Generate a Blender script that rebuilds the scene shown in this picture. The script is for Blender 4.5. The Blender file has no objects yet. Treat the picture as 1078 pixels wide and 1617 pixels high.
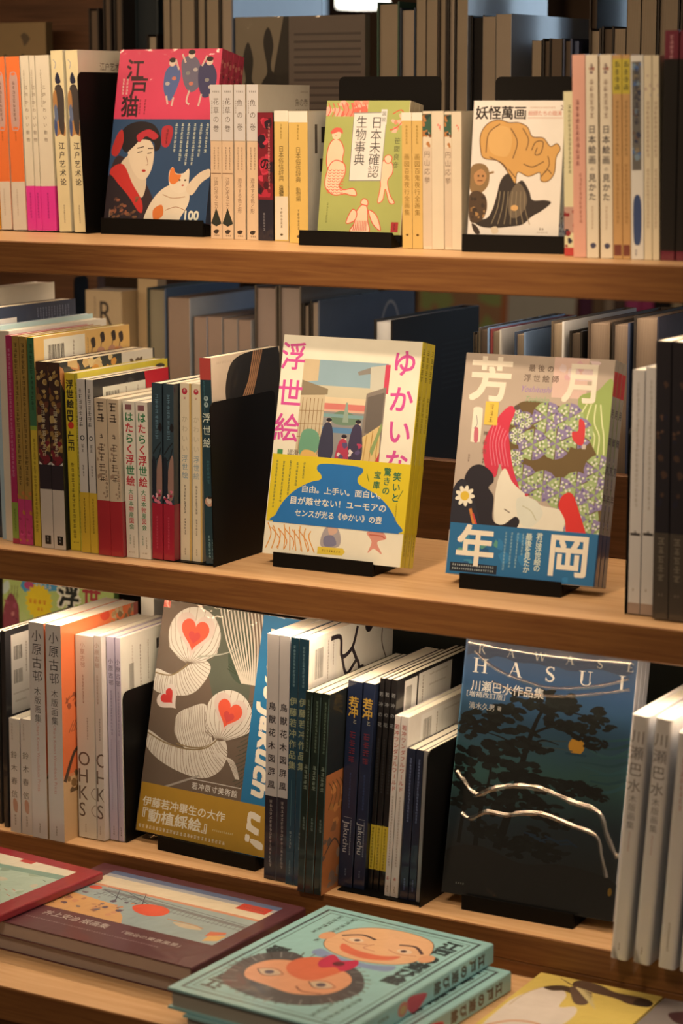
import bpy, math, random
from mathutils import Matrix, Vector
from mathutils.geometry import tessellate_polygon

SC = bpy.context.scene
COL = SC.collection
R = math.radians

# ------------------------------------------------------------------ camera, world, lights, exposure
cam_data = bpy.data.cameras.new('camera')
cam = bpy.data.objects.new('camera', cam_data)
COL.objects.link(cam)
SC.camera = cam
cam_data.sensor_fit = 'AUTO'
cam_data.sensor_width = 36.0
cam_data.lens = 80.283
cam_data.clip_start = 0.05
cam.location = (1.11479859, -1.9308878, 0.14332209)
_p, _y = R(10.141), R(30.0)
_look = Vector((-math.sin(_y) * math.cos(_p), math.cos(_y) * math.cos(_p), -math.sin(_p)))
cam.rotation_euler = _look.to_track_quat('-Z', 'Y').to_euler()
cam_data.dof.use_dof = True
cam_data.dof.focus_distance = 2.42
cam_data.dof.aperture_fstop = 4.2

world = bpy.data.worlds.new('shop_interior')
SC.world = world
world.use_nodes = True
world.node_tree.nodes['Background'].inputs[0].default_value = (1.0, 0.68, 0.42, 1)
world.node_tree.nodes['Background'].inputs[1].default_value = 0.10

def area(name, loc, target, sx, sy, power, col, spread=180):
    l = bpy.data.lights.new(name, 'AREA')
    l.shape = 'RECTANGLE'; l.size = sx; l.size_y = sy
    l.energy = power; l.color = col; l.spread = R(spread)
    o = bpy.data.objects.new(name, l); COL.objects.link(o)
    o.location = loc
    o.rotation_euler = (Vector(target) - Vector(loc)).to_track_quat('-Z', 'Y').to_euler()
    return o

def spot(name, loc, target, deg, blend, power, col, r=0.06):
    l = bpy.data.lights.new(name, 'SPOT')
    l.energy = power; l.color = col; l.spot_size = R(deg); l.spot_blend = blend; l.shadow_soft_size = r
    o = bpy.data.objects.new(name, l); COL.objects.link(o)
    o.location = loc
    o.rotation_euler = (Vector(target) - Vector(loc)).to_track_quat('-Z', 'Y').to_euler()
    return o

WARM = (1.0, 0.66, 0.38)
spot('ceiling_spotlight', (0.10, -1.50, 0.95), (0.02, 0.0, -0.06), 25, 1.0, 104, WARM, 0.04)
area('ceiling_light', (0.2, -1.9, 1.7), (0.0, 0.05, -0.35), 0.6, 0.4, 21, WARM)
area('shelf_strip_light_upper', (0.0, 0.045, -0.0365), (0.0, 0.085, -1.0), 1.5, 0.02, 1.5, WARM)
area('shelf_strip_light_lower', (0.0, 0.014, -0.371), (0.0, 0.07, -1.4), 1.5, 0.02, 2.6, WARM)
area('shelf_strip_light_rear', (0.0, 0.27, -0.0365), (0.0, 0.36, -1.0), 1.5, 0.02, 2.0, WARM)
area('shelf_strip_light_top', (-0.32, -0.03, 0.352), (-0.32, 0.16, 0.0), 1.1, 0.03, 3.3, WARM)
area('aisle_light_behind', (-0.3, 1.1, 0.9), (-0.3, 0.45, -0.1), 1.2, 0.2, 5, (1.0, 0.78, 0.55))

SC.view_settings.view_transform = 'Standard'
SC.view_settings.look = 'None'
SC.view_settings.gamma = 1.0
SC.view_settings.use_curve_mapping = False
SC.view_settings.exposure = 0.0
SC.cycles.use_denoising = True
SC.cycles.max_bounces = 8

# ------------------------------------------------------------------ colours and materials
def s2l(c):
    c /= 255.0
    return c / 12.92 if c <= 0.04045 else ((c + 0.055) / 1.055) ** 2.4

LITWHITE = [s2l(236), s2l(213), s2l(180)]       # what white paper looks like in this warm light

def colour(h):
    h = h.lstrip('#')
    rgb = [s2l(int(h[i:i + 2], 16)) for i in (0, 2, 4)]
    return tuple(min(0.86, rgb[i] * 0.78 / LITWHITE[i]) for i in range(3)) + (1.0,)

MATS = {}
def mat(h, fin='paper'):
    """printed paper, film-wrapped print, page block, cloth ... one procedural material per colour and finish"""
    key = (h, fin)
    if key in MATS:
        return MATS[key]
    m = bpy.data.materials.new('%s_%s' % (fin, h.lstrip('#')))
    m.use_nodes = True
    nt = m.node_tree; b = nt.nodes['Principled BSDF']
    base = colour(h)
    tc = nt.nodes.new('ShaderNodeTexCoord')
    nz = nt.nodes.new('ShaderNodeTexNoise'); nz.inputs['Scale'].default_value = 45; nz.inputs['Detail'].default_value = 3
    nt.links.new(tc.outputs['Object'], nz.inputs['Vector'])
    hs = nt.nodes.new('ShaderNodeMixRGB'); hs.blend_type = 'MULTIPLY'; hs.inputs[0].default_value = 0.12
    hs.inputs[1].default_value = base
    nt.links.new(nz.outputs['Fac'], hs.inputs[2])
    nt.links.new(hs.outputs[0], b.inputs['Base Color'])
    b.inputs['Roughness'].default_value = 0.5
    b.inputs['Specular IOR Level'].default_value = 0.3
    if fin == 'film':
        b.inputs['Coat Weight'].default_value = 0.75
        b.inputs['Coat Roughness'].default_value = 0.07
        n2 = nt.nodes.new('ShaderNodeTexNoise'); n2.inputs['Scale'].default_value = 38; n2.inputs['Detail'].default_value = 2.5
        n2.inputs['Distortion'].default_value = 0.6
        nt.links.new(tc.outputs['Object'], n2.inputs['Vector'])
        bp = nt.nodes.new('ShaderNodeBump'); bp.inputs['Strength'].default_value = 0.42; bp.inputs['Distance'].default_value = 0.004
        nt.links.new(n2.outputs['Fac'], bp.inputs['Height'])
        nt.links.new(bp.outputs['Normal'], b.inputs['Coat Normal'])
    elif fin == 'sheen':
        b.inputs['Coat Weight'].default_value = 1.0
        b.inputs['Coat Roughness'].default_value = 0.16
    elif fin == 'gloss':
        b.inputs['Coat Weight'].default_value = 0.35
        b.inputs['Coat Roughness'].default_value = 0.15
    elif fin == 'pages':
        # fine sheet lines across the block's thickness (local x)
        w = nt.nodes.new('ShaderNodeTexWave'); w.wave_type = 'BANDS'; w.bands_direction = 'X'
        w.inputs['Scale'].default_value = 260; w.inputs['Distortion'].default_value = 0.6; w.inputs['Detail'].default_value = 2
        nt.links.new(tc.outputs['Object'], w.inputs['Vector'])
        mx = nt.nodes.new('ShaderNodeMixRGB'); mx.blend_type = 'MULTIPLY'; mx.inputs[0].default_value = 0.22
        nt.links.new(hs.outputs[0], mx.inputs[1]); nt.links.new(w.outputs['Color'], mx.inputs[2])
        nt.links.new(mx.outputs[0], b.inputs['Base Color'])
        b.inputs['Roughness'].default_value = 0.75
    elif fin == 'metal':
        b.inputs['Roughness'].default_value = 0.5
        b.inputs['Specular IOR Level'].default_value = 0.15
    elif fin == 'wall':
        b.inputs['Roughness'].default_value = 0.8
    MATS[key] = m
    return m

def gradient_mat(name, stops, fin='film', h=0.2):
    """a printed picture whose ink runs through several tones from the foot (0) to the head (1) of the cover"""
    m = bpy.data.materials.new(name); m.use_nodes = True
    nt = m.node_tree; b = nt.nodes['Principled BSDF']
    tc = nt.nodes.new('ShaderNodeTexCoord'); sp = nt.nodes.new('ShaderNodeSeparateXYZ')
    nt.links.new(tc.outputs['Object'], sp.inputs[0])
    mr = nt.nodes.new('ShaderNodeMapRange'); mr.inputs['From Max'].default_value = h
    nt.links.new(sp.outputs['Z'], mr.inputs['Value'])
    nz = nt.nodes.new('ShaderNodeTexNoise'); nz.inputs['Scale'].default_value = 14; nz.inputs['Detail'].default_value = 4
    nt.links.new(tc.outputs['Object'], nz.inputs['Vector'])
    ad = nt.nodes.new('ShaderNodeMath'); ad.operation = 'MULTIPLY_ADD'
    ad.inputs[1].default_value = 0.16; nt.links.new(nz.outputs['Fac'], ad.inputs[0]); nt.links.new(mr.outputs[0], ad.inputs[2])
    rp = nt.nodes.new('ShaderNodeValToRGB'); nt.links.new(ad.outputs[0], rp.inputs[0])
    e = rp.color_ramp.elements
    e[0].position = stops[0][0]; e[0].color = colour(stops[0][1])
    e[1].position = stops[-1][0]; e[1].color = colour(stops[-1][1])
    for p, c in stops[1:-1]:
        k = e.new(p); k.color = colour(c)
    nt.links.new(rp.outputs[0], b.inputs['Base Color'])
    b.inputs['Roughness'].default_value = 0.5
    b.inputs['Coat Weight'].default_value = 0.4; b.inputs['Coat Roughness'].default_value = 0.12
    return m

def wood_mat(name, light, dark, rough=0.45, grain=1.0):
    m = bpy.data.materials.new(name); m.use_nodes = True
    nt = m.node_tree; b = nt.nodes['Principled BSDF']
    tc = nt.nodes.new('ShaderNodeTexCoord')
    mp = nt.nodes.new('ShaderNodeMapping'); mp.inputs['Scale'].default_value = (1.6, 26, 42)
    nt.links.new(tc.outputs['Object'], mp.inputs[0])
    nz = nt.nodes.new('ShaderNodeTexNoise'); nz.inputs['Scale'].default_value = 5; nz.inputs['Detail'].default_value = 6
    nz.inputs['Roughness'].default_value = 0.62; nz.inputs['Distortion'].default_value = 0.5
    nt.links.new(mp.outputs[0], nz.inputs['Vector'])
    rp = nt.nodes.new('ShaderNodeValToRGB')
    rp.color_ramp.elements[0].position = 0.30; rp.color_ramp.elements[0].color = colour(dark)
    rp.color_ramp.elements[1].position = 0.68; rp.color_ramp.elements[1].color = colour(light)
    nt.links.new(nz.outputs['Fac'], rp.inputs[0])
    nt.links.new(rp.outputs[0], b.inputs['Base Color'])
    bp = nt.nodes.new('ShaderNodeBump'); bp.inputs['Strength'].default_value = 0.12 * grain; bp.inputs['Distance'].default_value = 0.002
    nt.links.new(nz.outputs['Fac'], bp.inputs['Height']); nt.links.new(bp.outputs[0], b.inputs['Normal'])
    b.inputs['Roughness'].default_value = rough
    b.inputs['Specular IOR Level'].default_value = 0.3
    return m

def emit_mat(name, rgb, strength):
    m = bpy.data.materials.new(name); m.use_nodes = True
    b = m.node_tree.nodes['Principled BSDF']
    b.inputs['Base Color'].default_value = (*rgb, 1)
    b.inputs['Emission Color'].default_value = (*rgb, 1)
    b.inputs['Emission Strength'].default_value = strength
    return m

# ------------------------------------------------------------------ mesh builder
class MB:
    def __init__(s): s.v = []; s.f = []; s.m = []; s.mats = []
    def mi(s, m):
        if m not in s.mats: s.mats.append(m)
        return s.mats.index(m)
    def add(s, verts, faces, m):
        o = len(s.v); k = s.mi(m)
        s.v += [tuple(v) for v in verts]
        s.f += [tuple(i + o for i in f) for f in faces]; s.m += [k] * len(faces)
    def box(s, x0, x1, y0, y1, z0, z1, m):
        vs = [(x, y, z) for z in (z0, z1) for y in (y0, y1) for x in (x0, x1)]
        s.add(vs, [(0, 2, 3, 1), (4, 5, 7, 6), (0, 1, 5, 4), (2, 6, 7, 3), (0, 4, 6, 2), (1, 3, 7, 5)], m)
    def hexa(s, vs, m):          # 4 bottom + 4 top corners, both counter-clockwise
        s.add(vs, [(3, 2, 1, 0), (4, 5, 6, 7), (0, 1, 5, 4), (1, 2, 6, 5), (2, 3, 7, 6), (3, 0, 4, 7)], m)
    def extrude(s, pts, z0, z1, m):     # closed 2-D outline (counter-clockwise, x-y) pulled up
        n = len(pts)
        vs = [(x, y, z0) for x, y in pts] + [(x, y, z1) for x, y in pts]
        fs = [(i, (i + 1) % n, n + (i + 1) % n, n + i) for i in range(n)]
        s.add(vs, fs + [tuple(range(n - 1, -1, -1)), tuple(range(n, 2 * n))], m)
    def build(s, name, parent=None, M=None):
        me = bpy.data.meshes.new(name)
        me.from_pydata(s.v, [], s.f)
        for m in s.mats: me.materials.append(m)
        me.polygons.foreach_set('material_index', s.m)
        me.update()
        o = bpy.data.objects.new(name, me); COL.objects.link(o)
        if parent: o.parent = parent
        if M is not None: o.matrix_basis = M
        return o

def thing(name, label, cat, M=None, group=None):
    o = bpy.data.objects.new(name, None); COL.objects.link(o)
    o.empty_display_size = 0.02
    if M is not None: o.matrix_basis = M
    o['label'] = label; o['category'] = cat
    if group: o['group'] = group
    return o

# ------------------------------------------------------------------ glyphs and cover art
FC = bpy.data.curves.new('glyph_source', 'FONT'); FC.resolution_u = 3
FO = bpy.data.objects.new('glyph_source', FC); COL.objects.link(FO)
GL = {}
def raw_text(sx, bold=0.0, shear=0.0):
    key = (sx, shear)
    if key in GL: return GL[key]
    FC.body = sx; FC.shear = shear
    dg = bpy.context.evaluated_depsgraph_get(); dg.update()
    e = FO.evaluated_get(dg); me = e.to_mesh()
    v = [(a.co.x, a.co.y) for a in me.vertices]; f = [tuple(p.vertices) for p in me.polygons]
    e.to_mesh_clear()
    GL[key] = (v, f)
    return GL[key]
_v, _f = raw_text('国')
_xs = [a[0] for a in _v]; _ys = [a[1] for a in _v]
EM = (max(_xs) - min(_xs)) * 1.13
CX, CY = (max(_xs) + min(_xs)) / 2, (max(_ys) + min(_ys)) / 2

def crom(pts, closed, k=6):
    out = []; n = len(pts)
    for i in range(n if closed else n - 1):
        g = lambda j: pts[j % n] if closed else pts[min(max(j, 0), n - 1)]
        a, b, c, d = g(i - 1), g(i), g(i + 1), g(i + 2)
        for q in range(k):
            t = q / k
            out.append(tuple(0.5 * (2 * b[j] + (c[j] - a[j]) * t + (2 * a[j] - 5 * b[j] + 4 * c[j] - d[j]) * t * t
                                    + (3 * b[j] - a[j] - 3 * c[j] + d[j]) * t ** 3) for j in (0, 1)))
    if not closed: out.append(tuple(pts[-1]))
    return out

class Art:
    """print on one face: u runs 0..1 left to right, v 0..1 from the top down; sizes in millimetres"""
    def __init__(s, W, H): s.W, s.H, s.ops = W, H, []
    def X(s, u, v): return (u * s.W, (1 - v) * s.H)
    def put(s, vs, fs, c):
        if fs: s.ops.append(([(min(max(x, 0.0), s.W), min(max(y, 0.0), s.H)) for x, y in vs], fs, c))
    def rect(s, u0, v0, u1, v1, c): s.put([s.X(u0, v1), s.X(u1, v1), s.X(u1, v0), s.X(u0, v0)], [(0, 1, 2, 3)], c)
    def poly(s, pts, c, smooth=False):
        if smooth: pts = crom(pts, True)
        p = [s.X(*q) for q in pts]
        tr = tessellate_polygon([[Vector((x, y, 0)) for x, y in p]])
        fs = []
        for a, b, d in tr:
            ar = (p[b][0] - p[a][0]) * (p[d][1] - p[a][1]) - (p[d][0] - p[a][0]) * (p[b][1] - p[a][1])
            if abs(ar) > 1e-14: fs.append((a, b, d) if ar > 0 else (a, d, b))
        s.put(p, fs, c)
    def blob(s, pts, c): s.poly(pts, c, True)
    def ell(s, u, v, ru, rv, c, rot=0, n=22):     # radii as fractions of the width
        x, y = s.X(u, v); a = R(rot); vs = []
        for i in range(n):
            t = 2 * math.pi * i / n; ex, ey = ru * s.W * math.cos(t), rv * s.W * math.sin(t)
            vs.append((x + ex * math.cos(a) - ey * math.sin(a), y + ex * math.sin(a) + ey * math.cos(a)))
        s.put(vs, [tuple(range(n))], c)
    def line(s, pts, w, c, smooth=True, closed=False, taper=False):
        if smooth and len(pts) > 2: pts = crom(pts, closed, 5)
        p = [s.X(*q) for q in pts]; n = len(p); w *= 0.0005; vs = []
        for i in range(n):
            a, b = (p[i - 1], p[(i + 1) % n]) if closed else (p[max(i - 1, 0)], p[min(i + 1, n - 1)])
            dx, dy = b[0] - a[0], b[1] - a[1]; l = math.hypot(dx, dy) or 1
            k = w * ((1 - i / n) * 0.85 + 0.15 if taper else 1)
            vs += [(p[i][0] + dy / l * k, p[i][1] - dx / l * k), (p[i][0] - dy / l * k, p[i][1] + dx / l * k)]
        s.put(vs, [(2 * i, 2 * ((i + 1) % n), 2 * ((i + 1) % n) + 1, 2 * i + 1) for i in range(n if closed else n - 1)], c)
    def glyph(s, ch, x, y, mm, c, bold=0.0, rot=0, sx=1.0):   # x, y = centre of the cell in metres
        v, f = raw_text(ch, bold); k = mm / 1000 / EM; a = R(rot)
        if ch in '、。': rot = 0
        vs = []
        for px, py in v:
            qx, qy = (px - CX) * k * sx, (py - CY) * k
            vs.append((x + qx * math.cos(a) - qy * math.sin(a), y + qx * math.sin(a) + qy * math.cos(a)))
        s.heavy(vs, f, c, bold * k)
    def heavy(s, vs, f, c, b):      # heavier strokes: the outline printed again a hair to each side
        s.put(vs, f, c)
        if b > 0:
            for dx, dy in ((-b, -b), (b, -b), (b, b), (-b, b)): s.put([(x + dx, y + dy) for x, y in vs], f, c)
    def V(s, t, u, v0, v1, c, mm=None, bold=0.0, sx=1.0):     # vertical line of text
        n = len(t); pitch = (v1 - v0) * s.H / n * 1000; mm = mm or pitch * 0.98
        for i, ch in enumerate(t):
            if ch == ' ': continue
            x, y = s.X(u, v0 + (i + 0.5) * (v1 - v0) / n)
            s.glyph(ch, x, y, mm, c, bold, -90 if ch in 'ー「」『』〈〉《》・' and ch not in '・' else 0, sx)
    def T(s, t, u, v, mm, c, al='l', rot=0, bold=0.0, shear=0.0, width=None, sx=1.0):  # a run of text; (u, v) is its left/centre/right on the mid line
        vv, f = raw_text(t, bold, shear)
        if not vv: return
        k = mm / 1000 / EM
        xs = [q[0] for q in vv]; lo, hi = min(xs), max(xs)
        kx = k * sx if width is None else width / 1000 / (hi - lo)
        o = {'l': lo, 'c': (lo + hi) / 2, 'r': hi}[al]; x, y = s.X(u, v); a = R(rot); vs = []
        for px, py in vv:
            qx, qy = (px - o) * kx, (py - CY) * k
            vs.append((x + qx * math.cos(a) - qy * math.sin(a), y + qx * math.sin(a) + qy * math.cos(a)))
        s.heavy(vs, f, c, bold * k)
    def tiny(s, u, v0, v1, mm, c, seed=0, horiz=False):       # a line of print too small to read
        rnd = random.Random(seed + int(u * 999) + int(v0 * 777)); k = mm / 1000
        x, y = s.X(u, v0); end = s.X(u, v1)[1] if not horiz else s.X(v1, v0)[0]
        vs, fs = [], []
        def bar(x0, y0, x1, y1):
            o = len(vs); vs.extend([(x0, y0), (x1, y0), (x1, y1), (x0, y1)]); fs.append((o, o + 1, o + 2, o + 3))
        while (y - k > end) if not horiz else (x + k < end):
            cx, cy = (x, y - k / 2) if not horiz else (x + k / 2, y)
            for j in range(3):
                yy = cy + k * (0.33 - 0.31 * j) + rnd.uniform(-.05, .05) * k; hw = k * rnd.uniform(.22, .42)
                bar(cx - hw, yy - k * .055, cx + hw, yy + k * .055)
            xx = cx + rnd.uniform(-.2, .2) * k; bar(xx - k * .06, cy - k * .4, xx + k * .06, cy + k * .4)
            if rnd.random() < .5:
                xx = cx + rnd.uniform(-.35, .35) * k; bar(xx - k * .05, cy - k * .4, xx + k * .05, cy + k * .1)
            if not horiz: y -= k * 1.08
            else: x += k * 1.08
        s.put(vs, fs, c)
    def blotch(s, u0, v0, u1, v1, cols, n, seed, size=0.25):  # loose patches of printed colour
        rnd = random.Random(seed)
        for i in range(n):
            u, v = rnd.uniform(u0, u1), rnd.uniform(v0, v1); r = size * rnd.uniform(.4, 1.0)
            k = 7; pts = []
            for j in range(k):
                a = 2 * math.pi * j / k; q = r * rnd.uniform(.55, 1.1)
                pts.append((min(max(u + q * math.cos(a), u0), u1), min(max(v + q * math.sin(a) * s.W / s.H, v0), v1)))
            s.poly(pts, rnd.choice(cols), False)
    def barcode(s, u0, v0, u1, v1, c='#2a2622', seed=1):
        rnd = random.Random(seed); u = u0; vs, fs = [], []
        while u < u1:
            w = (u1 - u0) * rnd.choice((.018, .03, .045)); o = len(vs)
            vs += [s.X(u, v1), s.X(u + w, v1), s.X(u + w, v0), s.X(u, v0)]; fs.append((o, o + 1, o + 2, o + 3)); u += w + (u1 - u0) * rnd.choice((.02, .03, .04))
        s.put(vs, fs, c)

def u_profile(t, d, th, r, out=0.0, n=4):
    """outline of a cover seen from above: front board (x=0), spine (y=0), back board (x=t)"""
    def side(o, rr):
        rr = max(rr, 0.0002)
        pts = [(o, d)]
        for i in range(n + 1):
            a = math.pi + i * math.pi / 2 / n
            pts.append((o + rr + rr * math.cos(a), o + rr + rr * math.sin(a)))
        for i in range(n + 1):
            a = 1.5 * math.pi + i * math.pi / 2 / n
            pts.append((t - o - rr + rr * math.cos(a), o + rr + rr * math.sin(a)))
        pts.append((t - o, d))
        return pts
    return side(-out, r + out), side(th, max(r - th, 0.0002))

def wrap_mesh(mb, t, d, z0, z1, th, r, out, fm, sm, bm):
    o, i = u_profile(t, d, th - out, r, out)
    n = len(o)
    def mk(k):
        return fm if k == 0 else (bm if k == n - 2 else sm)
    for k in range(n - 1):
        a, b, c, e = o[k], o[k + 1], i[k + 1], i[k]
        mb.add([(*a, z0), (*b, z0), (*b, z1), (*a, z1)], [(0, 1, 2, 3)], mk(k))
        mb.add([(*e, z0), (*c, z0), (*c, z1), (*e, z1)], [(3, 2, 1, 0)], mk(k))
        mb.add([(*a, z1), (*b, z1), (*c, z1), (*e, z1)], [(0, 1, 2, 3)], mk(k))
        mb.add([(*a, z0), (*b, z0), (*c, z0), (*e, z0)], [(3, 2, 1, 0)], mk(k))
    for a, e, m in ((o[0], i[0], fm), (o[-1], i[-1], bm)):
        mb.add([(*a, z0), (*e, z0), (*e, z1), (*a, z1)], [(0, 1, 2, 3) if a == o[-1] else (3, 2, 1, 0)], m)

def stamp(mb, art, face, t, d, fin, out):
    """lay the print of an Art on a face of the book"""
    done = []
    for vs, fs, c in art.ops:
        xs = [q[0] for q in vs]; ys = [q[1] for q in vs]
        b = (min(xs), min(ys), max(xs), max(ys))
        lv = 1 + max((q[4] for q in done if q[0] < b[2] and b[0] < q[2] and q[1] < b[3] and b[1] < q[3]), default=-1)
        done.append((*b, lv))
        e = out + 0.00002 + lv * 0.000004
        if face == 'spine': p = [(x, -e, y) for x, y in vs]
        elif face == 'back': p = [(t + e, x, y) for x, y in vs]
        else: p = [(-e, d - x, y) for x, y in vs]
        mb.add(p, fs, c if not isinstance(c, str) else mat(c, fin))

def book(label, t, d, h, M, spine='#d8c8a8', back=None, front=None, fin='paper', hard=False, board=None, round_r=None, pages='#dcc8a4', page_inset=None,
         band=None, art=None, bandart=None, name='paperback_book', group=None, flap=True):
    """canonical pose: spine faces -Y, thickness along +X, height along +Z; front board at x=0, back board at x=t"""
    back = back or spine; front = front or spine
    root = thing(name, label, 'book', M, group)
    g = lambda c: c if not isinstance(c, str) else mat(c, fin)
    th = board or (0.0022 if hard else 0.0005); r = round_r or (0.0022 if hard else 0.0006)
    r = min(r, t * 0.45); th = min(th, t * 0.2)
    ins = 0.003 if hard else 0.0006
    if page_inset is not None: ins = page_inset
    mb = MB()
    wrap_mesh(mb, t, d, 0, h, th, r, 0.0, g(front), g(spine), g(back))
    for face, fn in (art or {}).items():
        W = t if face == 'spine' else d
        a = Art(W, h); fn(a); stamp(mb, a, face, t, d, fin, 0.0)
    mb.build('cover', root)
    pb = MB(); pg = mat(pages, 'pages')
    pb.box(th, t - th, th + 0.0002, d - (ins if hard else 0.0004), ins, h - ins, pg)
    pb.build('page_block', root)
    if band:
        z0, z1, c = band[:3]
        bb = MB(); bs = g(band[3]) if len(band) > 3 else g(c)
        wrap_mesh(bb, t, d - 0.001, z0, z1, 0.00005, r, 0.0004, g(c), bs, g(c))
        for face, fn in (bandart or {}).items():
            W = t if face == 'spine' else d
            a = Art(W, h); fn(a); stamp(bb, a, face, t, d, fin, 0.00042)
        o = bb.build('paper_band', root)
    return root

def spine_pose(X, Y, z, lean=0.0, t=0.0, yaw=0.0):
    z += max(0.0, math.sin(R(lean))) * t + 0.0003
    return Matrix.Translation((X, Y, z)) @ Matrix.Rotation(R(yaw), 4, 'Z') @ Matrix.Rotation(R(lean), 4, 'Y')

def rear_pose(X, Yfore, z, w, d):       # fore-edge towards the viewer, spine on the far side
    return Matrix.Translation((X + w, Yfore + d, z + 0.0003)) @ Matrix.Rotation(math.pi, 4, 'Z')

def frame_pose(o, u, v, w):             # cover facing out: o = lower left corner of the cover, u right, v up
    u = u.normalized(); v = v.normalized(); n = u.cross(v)
    X, Yv, Z = -n, -u, v
    p = o + u * w
    return Matrix(((X.x, Yv.x, Z.x, p.x), (X.y, Yv.y, Z.y, p.y), (X.z, Yv.z, Z.z, p.z), (0, 0, 0, 1)))

def face_pose(X, Y, Z, phi, lean, w):
    phi, L = R(phi), R(lean)
    u = Vector((math.cos(phi), math.sin(phi), 0)); bk = Vector((-math.sin(phi), math.cos(phi), 0))
    v = Vector((0, 0, 1)) * math.cos(L) + bk * math.sin(L)
    return frame_pose(Vector((X, Y, Z)), u, v, w)


def copy_book(o, label, M):
    kids = list(o.children)
    c = o.copy(); COL.objects.link(c); c.matrix_basis = M; c['label'] = label
    for k in kids:
        q = k.copy(); COL.objects.link(q); q.parent = c
    return c

# ------------------------------------------------------------------ the bookcase and what lies beyond it
Z1, Z2, Z3, TB = 0.0, -0.3345, -0.6562, -0.700
TH = 0.0335
WOOD_TOP = wood_mat('oak_board_top', '#e2b27a', '#cf9a60', 0.42)
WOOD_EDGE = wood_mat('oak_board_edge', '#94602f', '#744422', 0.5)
WOOD_DARK = wood_mat('oak_board_panel', '#6e482c', '#50331f', 0.5)

case = thing('bookcase', 'open double-sided wooden bookcase with three thick shelves above a display ledge', 'bookcase', Matrix.Translation((0, 0, Z1)))
def board(name, x0, x1, y0, y1, z0, z1, top=WOOD_TOP, edge=WOOD_EDGE):
    mb = MB(); c = 0.0012
    prof = [(y0, z0 + c), (y0, z1 - c), (y0 + c, z1), (y1, z1), (y1, z0), (y0 + c, z0)]
    n = len(prof)
    vs = [(x0, y, z) for y, z in prof] + [(x1, y, z) for y, z in prof]
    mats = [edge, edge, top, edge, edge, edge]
    for i in range(n):
        j = (i + 1) % n
        mb.add([vs[i], vs[j], vs[n + j], vs[n + i]], [(3, 2, 1, 0)], mats[i])
    mb.add(vs[:n], [tuple(range(n))], edge); mb.add(vs[n:], [tuple(range(n - 1, -1, -1))], edge)
    return mb.build(name, case)
XL, XR, YD = -1.10, 0.75, 0.66
board('shelf_board', XL, XR, -0.05, YD, 0.356, 0.39)
board('shelf_board', XL, XR, 0.0, YD, Z1 - TH, Z1)
board('shelf_board', XL, XR, 0.0, YD, Z2 - TH, Z2)
board('shelf_board', XL, XR, 0.0, YD, Z3 - 0.030, Z3)
board('apron_board', XL, XR, 0.0005, 0.03, TB - 0.02, Z3 - 0.030, WOOD_EDGE, WOOD_EDGE)
board('display_ledge', XL, XR, -0.2765, 0.02, TB - 0.035, TB)
board('ledge_fascia', XL, XR, -0.262, -0.24, -1.5497, TB - 0.035, WOOD_EDGE, WOOD_EDGE)
board('back_rail', -0.33, XR, 0.284, 0.297, Z2, Z2 + 0.090, WOOD_DARK, WOOD_DARK)
board('back_panel', XL, -0.622, 0.452, 0.468, Z2, Z1 - TH, WOOD_DARK, WOOD_DARK)
board('back_panel', XL, -0.593, 0.452, 0.468, Z1, 0.345, WOOD_DARK, WOOD_DARK)
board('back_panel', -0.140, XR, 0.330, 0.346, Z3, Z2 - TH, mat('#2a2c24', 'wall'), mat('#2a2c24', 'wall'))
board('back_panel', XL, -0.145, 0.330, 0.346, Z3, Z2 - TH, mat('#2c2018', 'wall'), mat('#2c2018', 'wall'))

# the shop behind the bookcase
def struct(name, mb):
    o = mb.build(name); o['kind'] = 'structure'; return o
mb = MB(); mb.box(-4.2, 2.6, 3.6, 3.7, -1.55, 1.35, mat('#6b5038', 'wall')); struct('wall_back', mb)
mb = MB(); mb.box(-4.2, 2.6, -3.2, 3.7, -1.60, -1.55, mat('#7a5a3c', 'wall')); struct('floor', mb)
mb = MB()
BLUE = emit_mat('daylit_glass', (0.50, 0.70, 0.92), 0.75)
FR = mat('#3c2c22', 'metal')
for x0, x1 in ((-3.2, -2.09), (-1.69, -1.46)):
    mb.box(x0, x1, 3.55, 3.57, 0.22, 1.05, BLUE)
for x0, x1 in ((-3.26, -3.2), (-2.09, -2.02), (-1.74, -1.69), (-1.46, -1.40)):
    mb.box(x0, x1, 3.53, 3.599, 0.18, 1.10, FR)
for x0, x1 in ((-3.26, -2.02), (-1.74, -1.40)):
    mb.box(x0, x1, 3.53, 3.599, 1.05, 1.10, FR); mb.box(x0, x1, 3.53, 3.599, 0.18, 0.22, FR)
struct('window_1', mb)
mb = MB(); SKY = emit_mat('bright_daylit_glass', (0.60, 0.80, 1.0), 4.0)
mb.box(0.75, 2.35, 3.55, 3.57, 0.15, 1.15, SKY)
for x0, x1 in ((0.69, 0.75), (1.52, 1.58), (2.35, 2.41)): mb.box(x0, x1, 3.53, 3.599, 0.09, 1.21, FR)
mb.box(0.69, 2.41, 3.53, 3.599, 1.15, 1.21, FR); mb.box(0.69, 2.41, 3.53, 3.599, 0.09, 0.15, FR)
struct('window_2', mb)

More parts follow.
